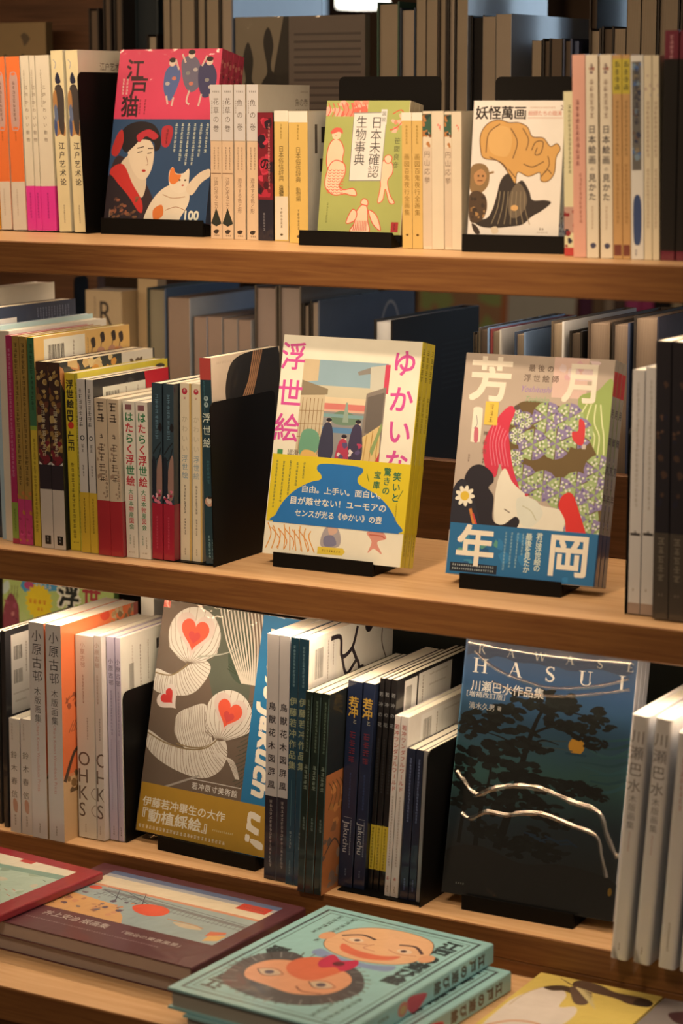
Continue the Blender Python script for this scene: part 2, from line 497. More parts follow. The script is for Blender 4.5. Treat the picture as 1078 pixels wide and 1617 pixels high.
lamp = thing('ceiling_lamp', 'bright white round-ended lamp glowing far behind the top shelf', 'lamp', Matrix.Translation((-1.277, 2.3, 0.340)))
mb = MB(); pts = []
for i in range(20):
    a = 2 * math.pi * i / 20
    pts.append((0.043 * max(-1, min(1, 1.5 * math.cos(a))), 0.05 * math.sin(a)))
mb.extrude(pts, 0.0, 0.05, emit_mat('lamp_diffuser', (1.0, 0.93, 0.80), 6.0)); mb.build('diffuser', lamp)
mb = MB(); mb.extrude([(x * 1.06, y * 1.08) for x, y in pts], 0.05, 0.062, FR); mb.build('lamp_housing', lamp)
mb = MB(); mb.box(-.006, .006, -.006, .006, 0.062, 1.0, FR); mb.build('stem', lamp)

# a low bookcase farther back, seen through the middle shelf
far = thing('far_bookcase', 'blurred dark bookcase farther back, seen through the middle shelf', 'bookcase', Matrix.Translation((-0.6, 1.6, -0.36)))
mb = MB(); mb.box(-0.7, 0.75, -0.03, 0.25, -0.03, 0.0, WOOD_DARK); mb.build('shelf_board', far)
mb = MB(); mb.box(-0.7, 0.75, 0.26, 0.28, -0.03, 0.30, mat('#2c211a', 'wall')); mb.build('back_panel', far)
mb = MB(); mb.box(0.75, 0.77, -0.03, 0.28, -1.1895, 0.30, WOOD_DARK); mb.build('side_panel', far)
mb = MB(); mb.box(-0.72, -0.7, -0.03, 0.28, -1.1895, 0.30, WOOD_DARK); mb.build('side_panel', far)
G = 'books on the far bookcase'
x = -0.455
for t, c, lab in ((.022, '#6a3a4a', 'blurred plum spine in the far bookcase beyond the middle shelf'), (.020, '#8a6a4a', 'blurred brown spine in the far bookcase, left of the pink ones'),
                  (.016, '#b89a78', 'blurred beige spine in the far bookcase, left of the pink ones'), (.018, '#6a5040', 'blurred dark brown spine touching the pink ones in the far bookcase'),
                  (.024, '#d0557a', 'left blurred pink spine in the far bookcase'), (.022, '#c84a70', 'right blurred pink spine in the far bookcase'),
                  (.030, '#241c1a', 'blurred black spine in the far bookcase, right of the pink ones'), (.018, '#c8a878', 'blurred tan spine in the far bookcase between two black ones'),
                  (.046, '#2a2220', 'blurred wide black spine in the far bookcase'), (.022, '#b0a48c', 'left blurred pale spine at the far bookcase end'),
                  (.022, '#a89a84', 'right blurred pale spine at the far bookcase end')):
    book(lab, t, .15, .205, Matrix.Translation((x, 1.585, -0.3597)), c, fin='paper', group=G, name='paperback_book')
    x += t + .002
def f(a):
    a.blotch(.02, .05, .55, .95, ['#8aa060', '#b0b060', '#6a9070'], 14, 3, .12); a.rect(.58, 0, 1, 1, '#d8c4a0'); a.rect(.54, 0, .58, 1, '#d07a48')
def flat_pose(x, y, z, rot):
    u = Vector((math.cos(R(rot)), math.sin(R(rot)), 0)); v = Vector((-math.sin(R(rot)), math.cos(R(rot)), 0))
    return u, v
book('blurred wide picture book with green and orange cover in the far bookcase', .02, .30, .20, face_pose(-0.76, 1.57, -0.3585, 0, 4, .30), '#c87a4a', front='#c08a5a', fin='paper', art={'front': f}, hard=True, name='picture_book')

# ------------------------------------------------------------------ book ends and display stands
BLACK = mat('#0b0a09', 'metal')
def bookend(label, X, Y, z, depth, h, lean=0.0, base=0.10, side=-1, group='black metal bookends', r=0.008):
    root = thing('bookend', label, 'bookend', Matrix.Translation((X, Y, z + .0002)), group)
    mb = MB(); n = 5
    prof = [(0, 0), (depth, 0)]
    for cx, a0 in ((depth - r, 0), (r, math.pi / 2)):
        for i in range(n + 1):
            a = a0 + i * math.pi / 2 / n
            prof.append((cx + r * math.cos(a), h - r + r * math.sin(a)))
    k = math.tan(R(lean))
    m = len(prof)
    vs = [(zz * k - .0006, y, zz) for y, zz in prof] + [(zz * k + .0006, y, zz) for y, zz in prof]
    mb.add(vs, [tuple(range(m - 1, -1, -1)), tuple(range(m, 2 * m))] + [(i, (i + 1) % m, m + (i + 1) % m, m + i) for i in range(m)], BLACK)
    mb.build('upright_plate', root)
    mb = MB(); x0, x1 = (-base, 0.0006) if side < 0 else (-0.0006, base)
    mb.box(x0, x1, 0.004, depth, 0.0001, 0.0011, BLACK); mb.build('base_plate', root)
    return root

def stand(label, X, Y, zb, phi, lean, w, n_t, u0, u1, bottom=0.012, plate=None, lip=0.006, back=None):
    """black display stand: ledge under the leaning books, a flat base and a plate behind them"""
    ph, L = R(phi), R(lean)
    root = thing('display_stand', label, 'stand', Matrix.Translation((X, Y, zb)) @ Matrix.Rotation(ph, 4, 'Z'), 'black display stands')
    mb = MB(); a, b = u0 * w, u1 * w
    f0 = -lip; dd = n_t + 0.004
    zf = bottom - 0.0006; zbk = max(bottom - math.tan(L) * dd - 0.0012, 0.0014)
    # ledge, its top follows the feet of the leaning books
    mb.hexa([(a, 0.0, .0012), (b, 0.0, .0012), (b, dd, .0012), (a, dd, .0012), (a, 0.0, zf), (b, 0.0, zf), (b, dd, zbk), (a, dd, zbk)], BLACK)
    mb.build('ledge', root)
    mb = MB(); mb.hexa([(a, f0, 0.0002), (b, f0, 0.0002), (b, 0, 0.0002), (a, 0, 0.0002), (a, f0 + .0005, bottom + .0035), (b, f0 + .0005, bottom + .0035), (b, f0 + .0022, bottom + .0035), (a, f0 + .0022, bottom + .0035)], BLACK)
    mb.build('front_lip', root)
    pu0, pu1, ph_ = plate or (u0, u1, 0.10)
    mb = MB(); mb.box(a + (.012 if back else 0), b, 0.0, back or dd + 0.03, 0.0002, 0.0012, BLACK); mb.build('base_plate', root)
    mb = MB(); r = .006
    q = back or n_t + 0.007; x0, x1 = pu0 * w, pu1 * w; prof = [(x0, 0), (x1, 0)]
    for cx, a0 in ((x1 - r, 0), (x0 + r, math.pi / 2)):
        for i in range(5):
            aa = a0 + i * math.pi / 8; prof.append((cx + r * math.cos(aa), ph_ - r + r * math.sin(aa)))
    t0 = .0013; L = 0.0 if back else L
    def P(x, s, off): return (x, q + off + s * math.sin(L), t0 + s * math.cos(L))
    m = len(prof)
    vs = [P(x, s, 0) for x, s in prof] + [P(x, s, .0012) for x, s in prof]
    mb.add(vs, [tuple(range(m)), tuple(range(2 * m - 1, m - 1, -1))] + [(i, m + i, m + (i + 1) % m, (i + 1) % m) for i in range(m)], BLACK)
    mb.build('back_plate', root)
    return root

# ------------------------------------------------------------------ books seen from the fore-edge, standing on the other side of the case
def rear(label, X, w, ztop, Yf, zb, d=.21, cov='#3a3430', pages='#b09878', hard=True, fin='gloss', group='books on the far side of the case', art=None, front=None, band=None):
    return book(label, w, d, ztop - zb, rear_pose(X, Yf, zb, w, d), cov, fin=fin, hard=hard, pages=pages, group=group, art=art, front=front,
                name='hardcover_book' if hard else 'paperback_book', band=band)
GT = 'fore-edges behind the top shelf'
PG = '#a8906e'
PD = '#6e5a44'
for lab, X, w, zt, Yf, cov, pg, hard in (
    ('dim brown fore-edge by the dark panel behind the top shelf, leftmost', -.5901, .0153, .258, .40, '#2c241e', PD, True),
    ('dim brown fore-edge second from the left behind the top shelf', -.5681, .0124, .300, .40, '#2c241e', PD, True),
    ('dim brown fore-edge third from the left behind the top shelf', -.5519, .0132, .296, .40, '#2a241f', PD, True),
    ('wide teal-black hardcover standing behind the red picture-cover book', -.5377, .0340, .300, .425, '#2a3434', '#2e3433', True),
    ('short pale fore-edge peeking above the red picture-cover book', -.5003, .0158, .2252, .395, '#1a1613', '#b09a78', True),
    ('tall tan fore-edge directly right of the short one behind the red cover', -.4790, .0100, .300, .40, '#4a3428', PG, False),
    ('tall tan fore-edge above the middle of the red cover', -.4679, .0144, .304, .40, '#5a4c3c', PG, False),
    ('tall tan fore-edge with glinting film above the red cover', -.4523, .0185, .302, .40, '#6a5a48', PG, False),
    ('tall tan fore-edge above the red cover at its right corner', -.4323, .0150, .298, .40, '#1f1b18', PG, True),
    ('tall tan fore-edge between the red stack and the silhouette cover, left', -.4165, .0170, .303, .40, '#4a4034', PG, False),
    ('tall pale fore-edge touching the silhouette cover behind the top shelf', -.3985, .0195, .300, .40, '#241f1b', '#b59c7c', True),
    ('thick fore-edge with green boards above the olive-green cover', -.1841, .0290, .2572, .40, '#35503c', PG, True),
    ('tan fore-edge with a dark blue head above the olive-green cover', -.1544, .0204, .2500, .40, '#22303c', '#b59c7c', True),
    ('tall tan fore-edge above the green stand plate, left of three', -.1332, .0125, .297, .40, '#5a4a38', PG, False),
    ('tall tan fore-edge above the green stand plate, middle of three', -.1200, .0138, .300, .40, '#6a5a44', PG, False),
    ('tall tan fore-edge above the green stand plate, right of three', -.1057, .0115, .297, .40, '#3a3026', PG, True),
    ('tall pale fore-edge left of the black hardcover behind the top shelf', -.0936, .0108, .299, .40, '#1c1815', '#b59c7c', True),
    ('tall tan fore-edge touching the black hardcover behind the top shelf', -.0818, .0140, .298, .40, '#4a4034', PG, False),
    ('film-wrapped tan fore-edge right of the black hardcover', -.0491, .0160, .2386, .40, '#8a7860', '#a89070', False),
    ('thick film-wrapped tan fore-edge whose side glints blue behind the top shelf', -.0326, .0190, .2410, .40, '#9a8a70', '#b09878', False),
    ('small tan fore-edge below the blue-glinting cover, leftmost of four', .0116, .0118, .2116, .40, '#5a4c3c', PG, False),
    ('small tan fore-edge below the blue-glinting cover, second of four', .0246, .0098, .2135, .40, '#241f1b', PD, True),
    ('small tan fore-edge below the blue-glinting cover, third of four', .0353, .0128, .2134, .40, '#4a4034', PD, False),
    ('small tan fore-edge left of the grey-blue cover, last of four', .0490, .0112, .2131, .40, '#4a5060', PD, True),
    ('tall dark fore-edge right of the blue-glinting cover', .0664, .0094, .300, .43, '#2a1e18', '#4a3828', True),
    ('short tan fore-edge below the black screen-like cover, left', .0799, .0142, .2235, .40, '#3a3026', PG, True),
    ('short dark fore-edge below the black screen-like cover, middle', .0949, .0141, .2253, .40, '#241f1b', PD, True),
    ('short tan fore-edge below the black screen-like cover, right', .1097, .0133, .2230, .40, '#4a4034', PG, False),
    ('tall tan fore-edge behind the right-hand top-shelf spines, leftmost', .1237, .0160, .300, .40, '#7a6850', PG, False),
    ('tall tan fore-edge behind the right-hand top-shelf spines, second', .1406, .0172, .302, .40, '#6a5a44', PG, False),
    ('thick tall tan fore-edge above the right-hand top-shelf spines', .1588, .0253, .300, .40, '#241f1b', '#a48c6c', True),
    ('tall tan fore-edge above the dark red books, rightmost', .1856, .0170, .298, .40, '#3a3026', PG, True),
    ('tall tan fore-edge at the right picture edge behind the top shelf', .2045, .0180, .300, .40, '#3a3026', PG, True)):
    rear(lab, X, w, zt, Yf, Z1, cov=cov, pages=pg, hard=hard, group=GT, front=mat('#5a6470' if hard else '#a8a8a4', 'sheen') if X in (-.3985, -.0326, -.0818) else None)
rear('black hardcover standing right of the tall fore-edges behind the top shelf', -.0665, .0172, .2403, .405, Z1, cov='#12100f', pages='#1a1715', group=GT)

def sil(a):     # back cover turned to the viewer: tan with dark shapes, grey text block
    a.rect(0, 0, .42, 1, '#857458')
    a.poly([(.38, .0), (.5, .0), (.5, .6), (.2, .6)], '#2a251c')
    a.blob([(.06, .2), (.1, .12), (.14, .2), (.13, .3), (.17, .36), (.16, .6), (.04, .6), (.05, .36), (.08, .3)], '#2b2720')
    a.blob([(.22, .12), (.26, .05), (.3, .13), (.28, .24), (.33, .32), (.34, .6), (.19, .6), (.2, .34), (.25, .26)], '#25211b')
    a.rect(.42, 0, 1, 1, '#6a5a4a')
    for i in range(24):
        a.rect(.46, .08 + i * .036, .97, .092 + i * .036, '#4c4036')
book('landscape back cover with dark silhouettes and grey text behind the top shelf', .012, .1766, .2435, face_pose(-.3775, .402, .0004, 0, 0, .1766), '#857458', front='#6a5a4a', fin='film', art={'front': sil}, group=GT, name='magazine')
book('grey-blue paperback cover turned outward below the blue-glinting side', .010, .0055, .2100, face_pose(.0605, .405, .0004, 0, 0, .0055), '#4a5266', front='#5a6478', fin='film', group=GT)
book('black screen-like cover high behind the right-hand spines', .010, .040, .300, face_pose(-.0095, .620, .0004, 0, 0, .040), '#2a2d30', front='#2c3034', fin='gloss', group=GT, name='hardcover_book')
def tanpic(a):
    a.rect(0, 0, 1, .6, '#8a7048'); a.blotch(.05, .05, .95, .5, ['#5a4a34', '#3a3226', '#6a583c'], 16, 5, .10)
book('tan picture cover with dark blotches at the top left corner', .014, .12, .2428, face_pose(-.7760, .40, .0004, 0, 0, .12), '#6a5638', front='#806844', fin='paper', art={'front': tanpic}, group=GT, name='picture_book')

GM = 'fore-edges behind the middle shelf'
for lab, X, w, zt, Yf, cov, pg, hard, fr in (
    ('dark green hardcover fore-edge right of the tan spine with large letters', -.5091, .0284, -.0810, .40, '#3a3c30', '#84785c', True, '#4a5868'),
    ('thick brown fore-edge under the grey-blue cover behind the middle shelf', -.4740, .0320, -.0911, .395, '#7a6856', '#8e7660', False, '#aeb0ac'),
    ('brown fore-edge of a row of four behind the middle shelf, leftmost', -.4367, .0194, -.1131, .395, '#2a2622', '#927a66', False, '#8a94a0'),
    ('brown fore-edge of a row of four behind the middle shelf, second', -.4163, .0211, -.1121, .395, '#8a7868', '#927a66', False, '#98948c'),
    ('brown fore-edge of a row of four behind the middle shelf, third', -.3933, .0200, -.1134, .395, '#8a7868', '#96806c', False, '#98948c'),
    ('brown fore-edge of a row of four behind the middle shelf, rightmost', -.3718, .0181, -.1139, .395, '#8a7868', '#927a66', False, '#98948c'),
    ('tall film-wrapped fore-edge above the teal-spined book, left of two', -.3516, .0315, -.0724, .40, '#54483a', '#988270', True, None),
    ('tall film-wrapped fore-edge above the teal-spined book, right of two', -.3176, .0312, -.0711, .40, '#5c5040', '#9a8674', True, None),
    ('slim fore-edge with black boards left of the grey-blue arc cover', -.2840, .0095, -.0912, .40, '#1c1916', '#948068', True, None)):
    rear(lab, X, w, zt, Yf, Z2, cov=cov, pages=pg, hard=hard, group=GM, front=fr, d=.17 if w < .03 else .19)
def arc(a):
    a.line([(.62, .3), (.64, .14), (.70, .06), (.77, .07), (.82, .16), (.84, .3)], 4, '#a89c8c')
rear('grey-blue cover with a pale arc behind the middle shelf', -.2735, .0125, -.0870, .40, Z2, d=.24, cov='#1c1916', pages='#a08c74', group=GM, front='#4a525c', art={'front': arc}, fin='film')
def blk(a):
    for i in range(9): a.tiny(.55, .16 + i * .028, .9, 3, '#3a3632', i, True)
rear('large black hardcover with faint text between the two picture stacks', -.1480, .0240, -.0980, .330, Z2, d=.22, cov='#0e0d0c', pages='#c8c2b4', group=GM, front='#0d0c0b', art={'front': blk}, fin='gloss')
for lab, X, w, zt, cov, pg, hard, fr in (
    ('thin dark fore-edge behind the grey picture cover, leftmost', -.0068, .0056, -.1030, '#2a2622', '#6a5a48', True, None),
    ('dark fore-edge behind the grey picture cover, second from left', -.0004, .0131, -.0976, '#4a4034', '#5a4a3c', True, '#6f8aa8'),
    ('tan fore-edge behind the grey picture cover, third from left', .0142, .0130, -.0985, '#7a3034', '#8a7860', True, '#b8b0a0'),
    ('tan fore-edge with blue cover behind the grey picture cover', .0430, .0136, -.1003, '#2c3c50', '#8a7860', True, '#6a7f96'),
    ('tan fore-edge with a pale top right of the blue film cover', .0866, .0149, -.0866, '#5a4c3c', '#a08a6c', True, '#d0c8b8'),
    ('dark fore-edge between the pale-topped book and the thick ones', .1080, .0147, -.0960, '#1c1916', '#5a4c3c', True, None),
    ('thick brown fore-edge above the four grey copies, left of two', .1294, .0250, -.0844, '#4a3c30', '#8e7860', True, '#7a6650'),
    ('thick brown fore-edge above the four grey copies, right of two', .1571, .0202, -.0845, '#241f1b', '#927c64', True, '#40485a'),
    ('thick dark fore-edge hidden behind the right-hand middle-shelf spines', .1816, .0285, -.0765, '#2a2622', '#8e7860', True, '#2c2c34')):
    rear(lab, X, w, zt, .30, Z2, cov=cov, pages=pg, hard=hard, group=GM, front=fr, d=.20, fin='film' if fr else 'gloss')
def ro2(a):
    a.T('R', .56, .11, 40, '#2a2520', 'c', sx=.8); a.T('O', .56, .30, 40, '#2a2520', 'c', sx=.8)
    a.tiny(.26, .03, .22, 4.5, '#6a5a48', 3)
book('thick tan spine with large black letters behind the middle shelf', .0555, .05, .2470, spine_pose(-.6015, .398, Z2), '#a48c66', back='#b89a6e', front='#a48c66', fin='paper', art={'spine': ro2}, group=GM, name='box_file_book')
book('plain tan board behind the tan lettered spine', .030, .02, .285, spine_pose(-.5440, .43, Z2), '#c0a070', fin='paper', group=GM, name='hardcover_book')
bookend('black metal bookend on the dark panel behind the middle shelf', -.628, .41, Z2, .03, .262, 0, .02, side=-1)

# ------------------------------------------------------------------ top shelf, left block of spines
GO = 'spines at the left of the top shelf'
def s_or(a):
    a.rect(0, .72, 1, 1, '#e2cfb0')
    a.line([(.26, .13), (.5, .09), (.78, .13), (.78, .39), (.5, .42), (.26, .39)], .8, '#b8b4b0', closed=True)
    a.blob([(.3, .13), (.5, .11), (.74, .13), (.74, .38), (.5, .40), (.3, .38)], '#c9a08a')
    a.tiny(.5, .14, .38, 4.6, '#7c5a48', 2); a.tiny(.5, .43, .5, 3.4, '#a85a30', 5); a.tiny(.4, .76, .93, 2.6, '#b09a80', 6)
kw = dict(fin='film', group=GO)
book('thin yellow-orange spine at the far left end of the top shelf', .011, .13, .19, spine_pose(-.5475, .150, Z1 + .0012, -1.2), '#e0a020', **kw)
book('orange and cream spine at the left picture edge, top shelf', .0150, .13, .1936, spine_pose(-.5348, .150, Z1 + .0012, -1.7), '#f07838', back='#ead8b8', art={'spine': s_or}, **kw)
book('orange and cream spine next to the cream spines with pink bands', .0190, .13, .1936, spine_pose(-.5178, .150, Z1 + .0012, -1.7), '#f07838', back='#ead8b8', art={'spine': s_or}, **kw)
def s_cr(a):
    a.tiny(.38, .08, .30, 2.4, '#8a7a60', 1)
    a.V('江戸かわいい動物', .55, .16, .50, '#5c4a3c', mm=4.6)
for lab, X, t in (('cream spine with a pink band, leftmost of three', -.4970, .0116), ('narrow cream spine with a pink band, middle of three', -.4844, .0072), ('cream spine with a wide pink band beside the bird spines', -.4762, .0190)):
    book(lab, t, .125, .1946, spine_pose(X, .150, Z1 + .0012, -1.8), '#e6d4b0', art={'spine': s_cr}, band=(.0004, .050, '#e83a90'),
         bandart={'spine': lambda a: a.tiny(.5, .78, .93, 3, '#a02468', 4)}, **kw)
def s_jh(a):
    a.blob([(.1, .40), (.35, .32), (.75, .36), (.95, .42), (.9, .47), (.5, .46), (.15, .47)], '#c0884c')
    a.blob([(.3, .15), (.5, .12), (.72, .16), (.68, .18), (.35, .18)], '#2a2c3c')
    a.blob([(.25, .2), (.7, .19), (.95, .25), (.9, .38), (.8, .46), (.5, .44), (.35, .34), (.2, .28)], '#4a4038')
    a.blob([(.05, .24), (.3, .22), (.38, .30), (.2, .34), (.05, .32)], '#b8824a')
    a.blob([(.05, .38), (.22, .36), (.3, .42), (.2, .47), (.05, .45)], '#48587c')
    a.blob([(.1, .31), (.3, .30), (.4, .37), (.25, .39), (.1, .37)], '#6a7488')
    a.line([(.2, .05), (.4, .07), (.3, .1)], .6, '#6a7a9c')
    a.V('江户艺术论', .55, .50, .75, '#2e2a28', mm=7.8, bold=.012)
    a.tiny(.5, .85, .96, 2.4, '#6a5a48', 3)
def b_jh(a):
    a.T('江户艺术论', .62, .09, 9, '#4a3c30', 'c')
b0 = book('yellow-cream spine with a bird figure, left of the twin pair', .0165, .105, .1998, spine_pose(-.4529, .150, Z1 + .0012, -2.2), '#ead49c', back='#e8d6b2', art={'spine': s_jh, 'back': b_jh}, **kw)
copy_book(b0, 'yellow-cream spine with a bird figure, right twin against the black bookend', spine_pose(-.4318, .150, Z1 + .0012, -2.4))
bookend('tall black bookend left of the red picture-cover stack', -.4138, .147, Z1, .100, .1775, -2.5, .10)

# ------------------------------------------------------------------ top shelf, picture cover with the red head
def c_cat(a):
    a.rect(0, 0, 1, .405, '#d8415a'); a.rect(0, .405, 1, 1, '#2f4a66')
    # three dancing robed figures, upper right
    for pts, c in (([(.47, .13), (.55, .09), (.62, .14), (.60, .22), (.54, .30), (.47, .24)], '#54648c'),
                   ([(.62, .07), (.72, .04), (.80, .09), (.82, .2), (.74, .25), (.66, .2)], '#6c6470'),
                   ([(.80, .10), (.90, .08), (.97, .15), (.95, .25), (.86, .28), (.80, .2)], '#3c3a58')):
        a.blob(pts, c)
    for u, v in ((.53, .08), (.71, .035), (.89, .075)):
        a.ell(u, v, .032, .03, '#e2c4a4'); a.ell(u, v - .016, .034, .02, '#24201f')
    for i, (u, v) in enumerate(((.50, .2), (.56, .17), (.69, .14), (.76, .12), (.73, .2), (.88, .18), (.92, .22))):
        a.ell(u, v, .022, .016, ('#b8a89a', '#c8745c', '#8a8478')[i % 3])
    for pts in ([(.5, .27), (.52, .32)], [(.57, .28), (.56, .33)], [(.72, .24), (.7, .3), (.73, .32)], [(.84, .26), (.82, .33)], [(.92, .26), (.94, .32)], [(.6, .12), (.56, .06)], [(.82, .1), (.86, .04)], [(.66, .08), (.62, .03)]):
        a.line(pts, 2.2, '#d8b49c')
    a.glyph('江', *a.X(.17, .12), 23, '#3c2024', .02); a.glyph('戸', *a.X(.22, .225), 23, '#3c2024', .02); a.glyph('猫', *a.X(.15, .335), 23, '#3c2024', .02)
    for k, u in enumerate((.065, .105)): a.tiny(u, .17, .28, 3.4, '#f0d8c8', k)
    for k, u in enumerate((.25, .30)): a.tiny(u, .29, .38, 3.2, '#6c242c', k)
    # a plain portrait: dark hair, pale face, red collar, dark robe
    a.blob([(.08, .62), (.02, .7), (.0, .82), (.0, 1.0), (.52, 1.0), (.46, .86), (.34, .74), (.22, .66)], '#3a2a2c')
    a.blob([(.12, .66), (.26, .60), (.38, .74), (.36, .86), (.26, .80), (.16, .73)], '#dcc4a0')
    a.blob([(.02, .70), (.14, .67), (.25, .78), (.36, .88), (.36, .95), (.2, .86), (.05, .78)], '#c8342e')
    a.blob([(.0, .74), (.12, .79), (.27, .89), (.33, .98), (.0, .99)], '#2c2226')
    a.blob([(.18, .54), (.3, .5), (.42, .56), (.43, .68), (.37, .755), (.28, .735), (.19, .64)], '#e6cea8')
    a.blob([(.08, .53), (.12, .455), (.25, .42), (.40, .435), (.48, .50), (.49, .57), (.44, .59), (.42, .54), (.30, .525), (.22, .57), (.15, .60)], '#221c20')
    a.blob([(.25, .50), (.36, .465), (.46, .50), (.42, .525), (.34, .505), (.28, .54)], '#c03038')
    a.blob([(.01, .6), (.05, .5), (.1, .47), (.12, .54), (.07, .62)], '#b8302c')
    a.line([(.27, .60), (.32, .592)], 1.0, '#2a2020'); a.line([(.37, .605), (.41, .60)], 1.0, '#2a2020'); a.line([(.265, .575), (.33, .565)], 1.1, '#3a2c28'); a.line([(.37, .575), (.42, .575)], 1.1, '#3a2c28')
    a.line([(.36, .62), (.385, .665), (.365, .672)], .7, '#9a6c50'); a.ell(.35, .705, .02, .011, '#b03028')
    for i in range(26):
        rnd = random.Random(i); a.ell(rnd.uniform(.03, .32), rnd.uniform(.86, .98), .022, .012, rnd.choice(['#7a5236', '#5c3c30', '#94583c']), rnd.uniform(0, 90), 6)
    # white and orange cat
    a.blob([(.42, .93), (.50, .84), (.60, .79), (.70, .78), (.80, .80), (.82, .88), (.76, .96), (.70, 1.0), (.42, 1.0)], '#e8d4b0')
    a.blob([(.62, .79), (.60, .72), (.63, .68), (.67, .715), (.74, .715), (.79, .69), (.80, .75), (.79, .81), (.70, .83)], '#ecd8b4')
    a.blob([(.61, .76), (.61, .70), (.64, .685), (.67, .72), (.72, .725), (.70, .76), (.65, .78)], '#e8803c')
    a.blob([(.48, .93), (.56, .90), (.58, .96), (.5, .99)], '#e07a38')
    a.ell(.71, .755, .012, .007, '#4a3a28'); a.ell(.765, .755, .012, .007, '#4a3a28'); a.ell(.745, .785, .012, .007, '#c05040')
    a.blob([(.78, .80), (.88, .72), (.97, .69), (1.0, .70), (1.0, .73), (.92, .77), (.84, .84)], '#e6cea8')
    a.line([(.56, .84), (.66, .86), (.78, .85)], .7, '#a87850'); a.line([(.6, .93), (.7, .91), (.8, .93)], .7, '#a87850')
    for i, u in enumerate((.63, .69, .75, .81, .87, .93)): a.tiny(u, .425, (.62, .66, .69, .68, .63, .6)[i], 4.4, '#dce0dc', i)
    a.blob([(.50, .45), (.58, .445), (.60, .49), (.57, .56), (.51, .56), (.49, .5)], '#b83038'); a.tiny(.545, .46, .55, 4, '#5a2026', 4)
    a.T('100', .86, .955, 13, '#e8e0d0', 'c', bold=.03)
    a.tiny(.05, .93, .985, 2.2, '#b8a890', 4)
def s_cat(a):
    a.rect(0, .405, 1, 1, '#3a4a60'); a.tiny(.5, .05, .35, 5, '#8a2430', 3); a.blotch(0, .05, 1, .3, ['#8a2a3c', '#70283a', '#e08070'], 9, 4, .4)
GC = 'copies of the red-headed picture-cover book'
XC, YC, PHC, LC, HC, WC, TC = -.4010, .1630, 1.0, 11.6, .1920, .1343, .0115
M0 = face_pose(XC, YC, Z1 + .0145, PHC, LC, WC)
b0 = book('front copy of the red and navy picture cover on its stand', TC, WC, HC, M0, '#c23a50', front='#d8415a', back='#d8415a', fin='film', art={'front': c_cat, 'spine': s_cat}, group=GC)
for k, lab in enumerate(('second copy behind the red and navy picture cover', 'third copy behind the red and navy picture cover', 'hindmost copy behind the red and navy picture cover')):
    copy_book(b0, lab, M0 @ Matrix.Translation(((k + 1) * (TC + .0003), 0, 0)))
stand('black display stand under the red and navy picture cover', XC, YC, Z1, PHC, LC, WC, 4 * (TC + .0003), .0, 1.0, bottom=.0145, plate=(.1, .9, .12))

# ------------------------------------------------------------------ top shelf, pale flower and fish spines
GH = 'pale pocket books beside the red picture cover'
def s_hk(title, low, tri):
    def fn(a):
        a.rect(0, 0, 1, .36, '#d2c6b4'); a.rect(0, .36, 1, .365, '#b09878')
        a.tiny(.18, .045, .9, 2.2, '#4a4038', 2, True)
        a.V(title, .52, .08, .31, '#6a5e52', mm=7.2); a.tiny(.15, .1, .2, 2.2, '#8a7c6c', 3)
        a.tiny(.36, .40, .56, 2.5, '#8a6e54', 4); a.tiny(.7, .40, .55, 2.5, '#8a6e54', 6)
        a.rect(.05, .57, .95, .577, '#8a6a4c') if tri else None
        a.V(low, .5, .60, .83, '#7a5c46', mm=5.2)
        if tri: a.poly([(.5, .80), (.98, .90), (.5, .92), (.02, .90)], '#2e3228')
        a.blob([(.25, .95), (.5, .94), (.75, .945), (.6, .965), (.35, .965)], '#3a2e26'); a.tiny(.3, .978, .8, 2.2, '#4a3c30', 1, True)
    return fn
def b_hk(a):
    a.T('魚の巻', .84, .115, 8.5, '#7a6c5c', 'c'); a.tiny(.72, .17, .98, 4.2, '#6a5c4c', 3, True); a.tiny(.82, .045, .97, 2.4, '#8a7a68', 4, True)
for lab, X, ti, lo, tr in (('pale flower-title pocket spine touching the red picture cover', -.2437, '花草の巻', '江戸のボタニカル', True), ('second flower-title pocket spine with a dark hill', -.2291, '花草の巻', '江戸のボタニカル', True),
                       ('pale fish-title pocket spine, left of two', -.2137, '魚の巻', '遊泳する色と形', False), ('pale fish-title pocket spine with its white cover showing', -.1977, '魚の巻', '遊泳する色と形', False)):
    book(lab, .0140, .106, .1628, spine_pose(X, .141, Z1, .3), '#dcb98e', back='#dccbac', fin='film', group=GH, art={'spine': s_hk(ti, lo, tr), 'back': b_hk})
def s_bl(a):
    a.rect(0, 0, 1, .68, '#7a1c26'); a.blotch(0, .02, 1, .66, ['#b02a38', '#4a1820', '#2c1a24', '#c83848'], 26, 8, .42)
    a.glyph('の', *a.X(.5, .4), 13, '#2a161c', .02); a.tiny(.75, .08, .6, 3.4, '#d88878', 3); a.tiny(.4, .78, .94, 3, '#8a8480', 4)
book('dark red and black spine wrapped in crinkled film', .0188, .105, .1338, spine_pose(-.1817, .138, Z1, -.1), '#22202a', back='#241c20', fin='film', art={'spine': s_bl}, group=GH)
def s_ye(sub, box):
    def fn(a):
        a.rect(0, 0, 1, .085, '#e8dcc0'); a.tiny(.5, .10, .22, 3, '#8a6a20', 2)
        a.V('日本俗信辞典', .5, .27, .54, '#5c4a28', mm=6.2); a.V(sub, .5, .58, .68, '#5c4a28', mm=5.6)
        if box: a.rect(.04, .655, .96, .99, '#e2d0ae'); a.V(sub, .5, .57, .65, '#5c4a28', mm=5)
        a.tiny(.5, .74, .92, 3.4, '#6a583c', 5)
        a.ell(.5, .95, .1, .07, '#5a4a30')
    return fn
def b_ye(a):
    a.rect(.18, .1, .24, .32, '#5a5044'); a.rect(.34, .12, .5, .24, '#3c342c'); a.rect(.3, .36, .5, .46, '#4a4036'); a.tiny(.6, .1, .3, 3, '#6a5c4c', 1)
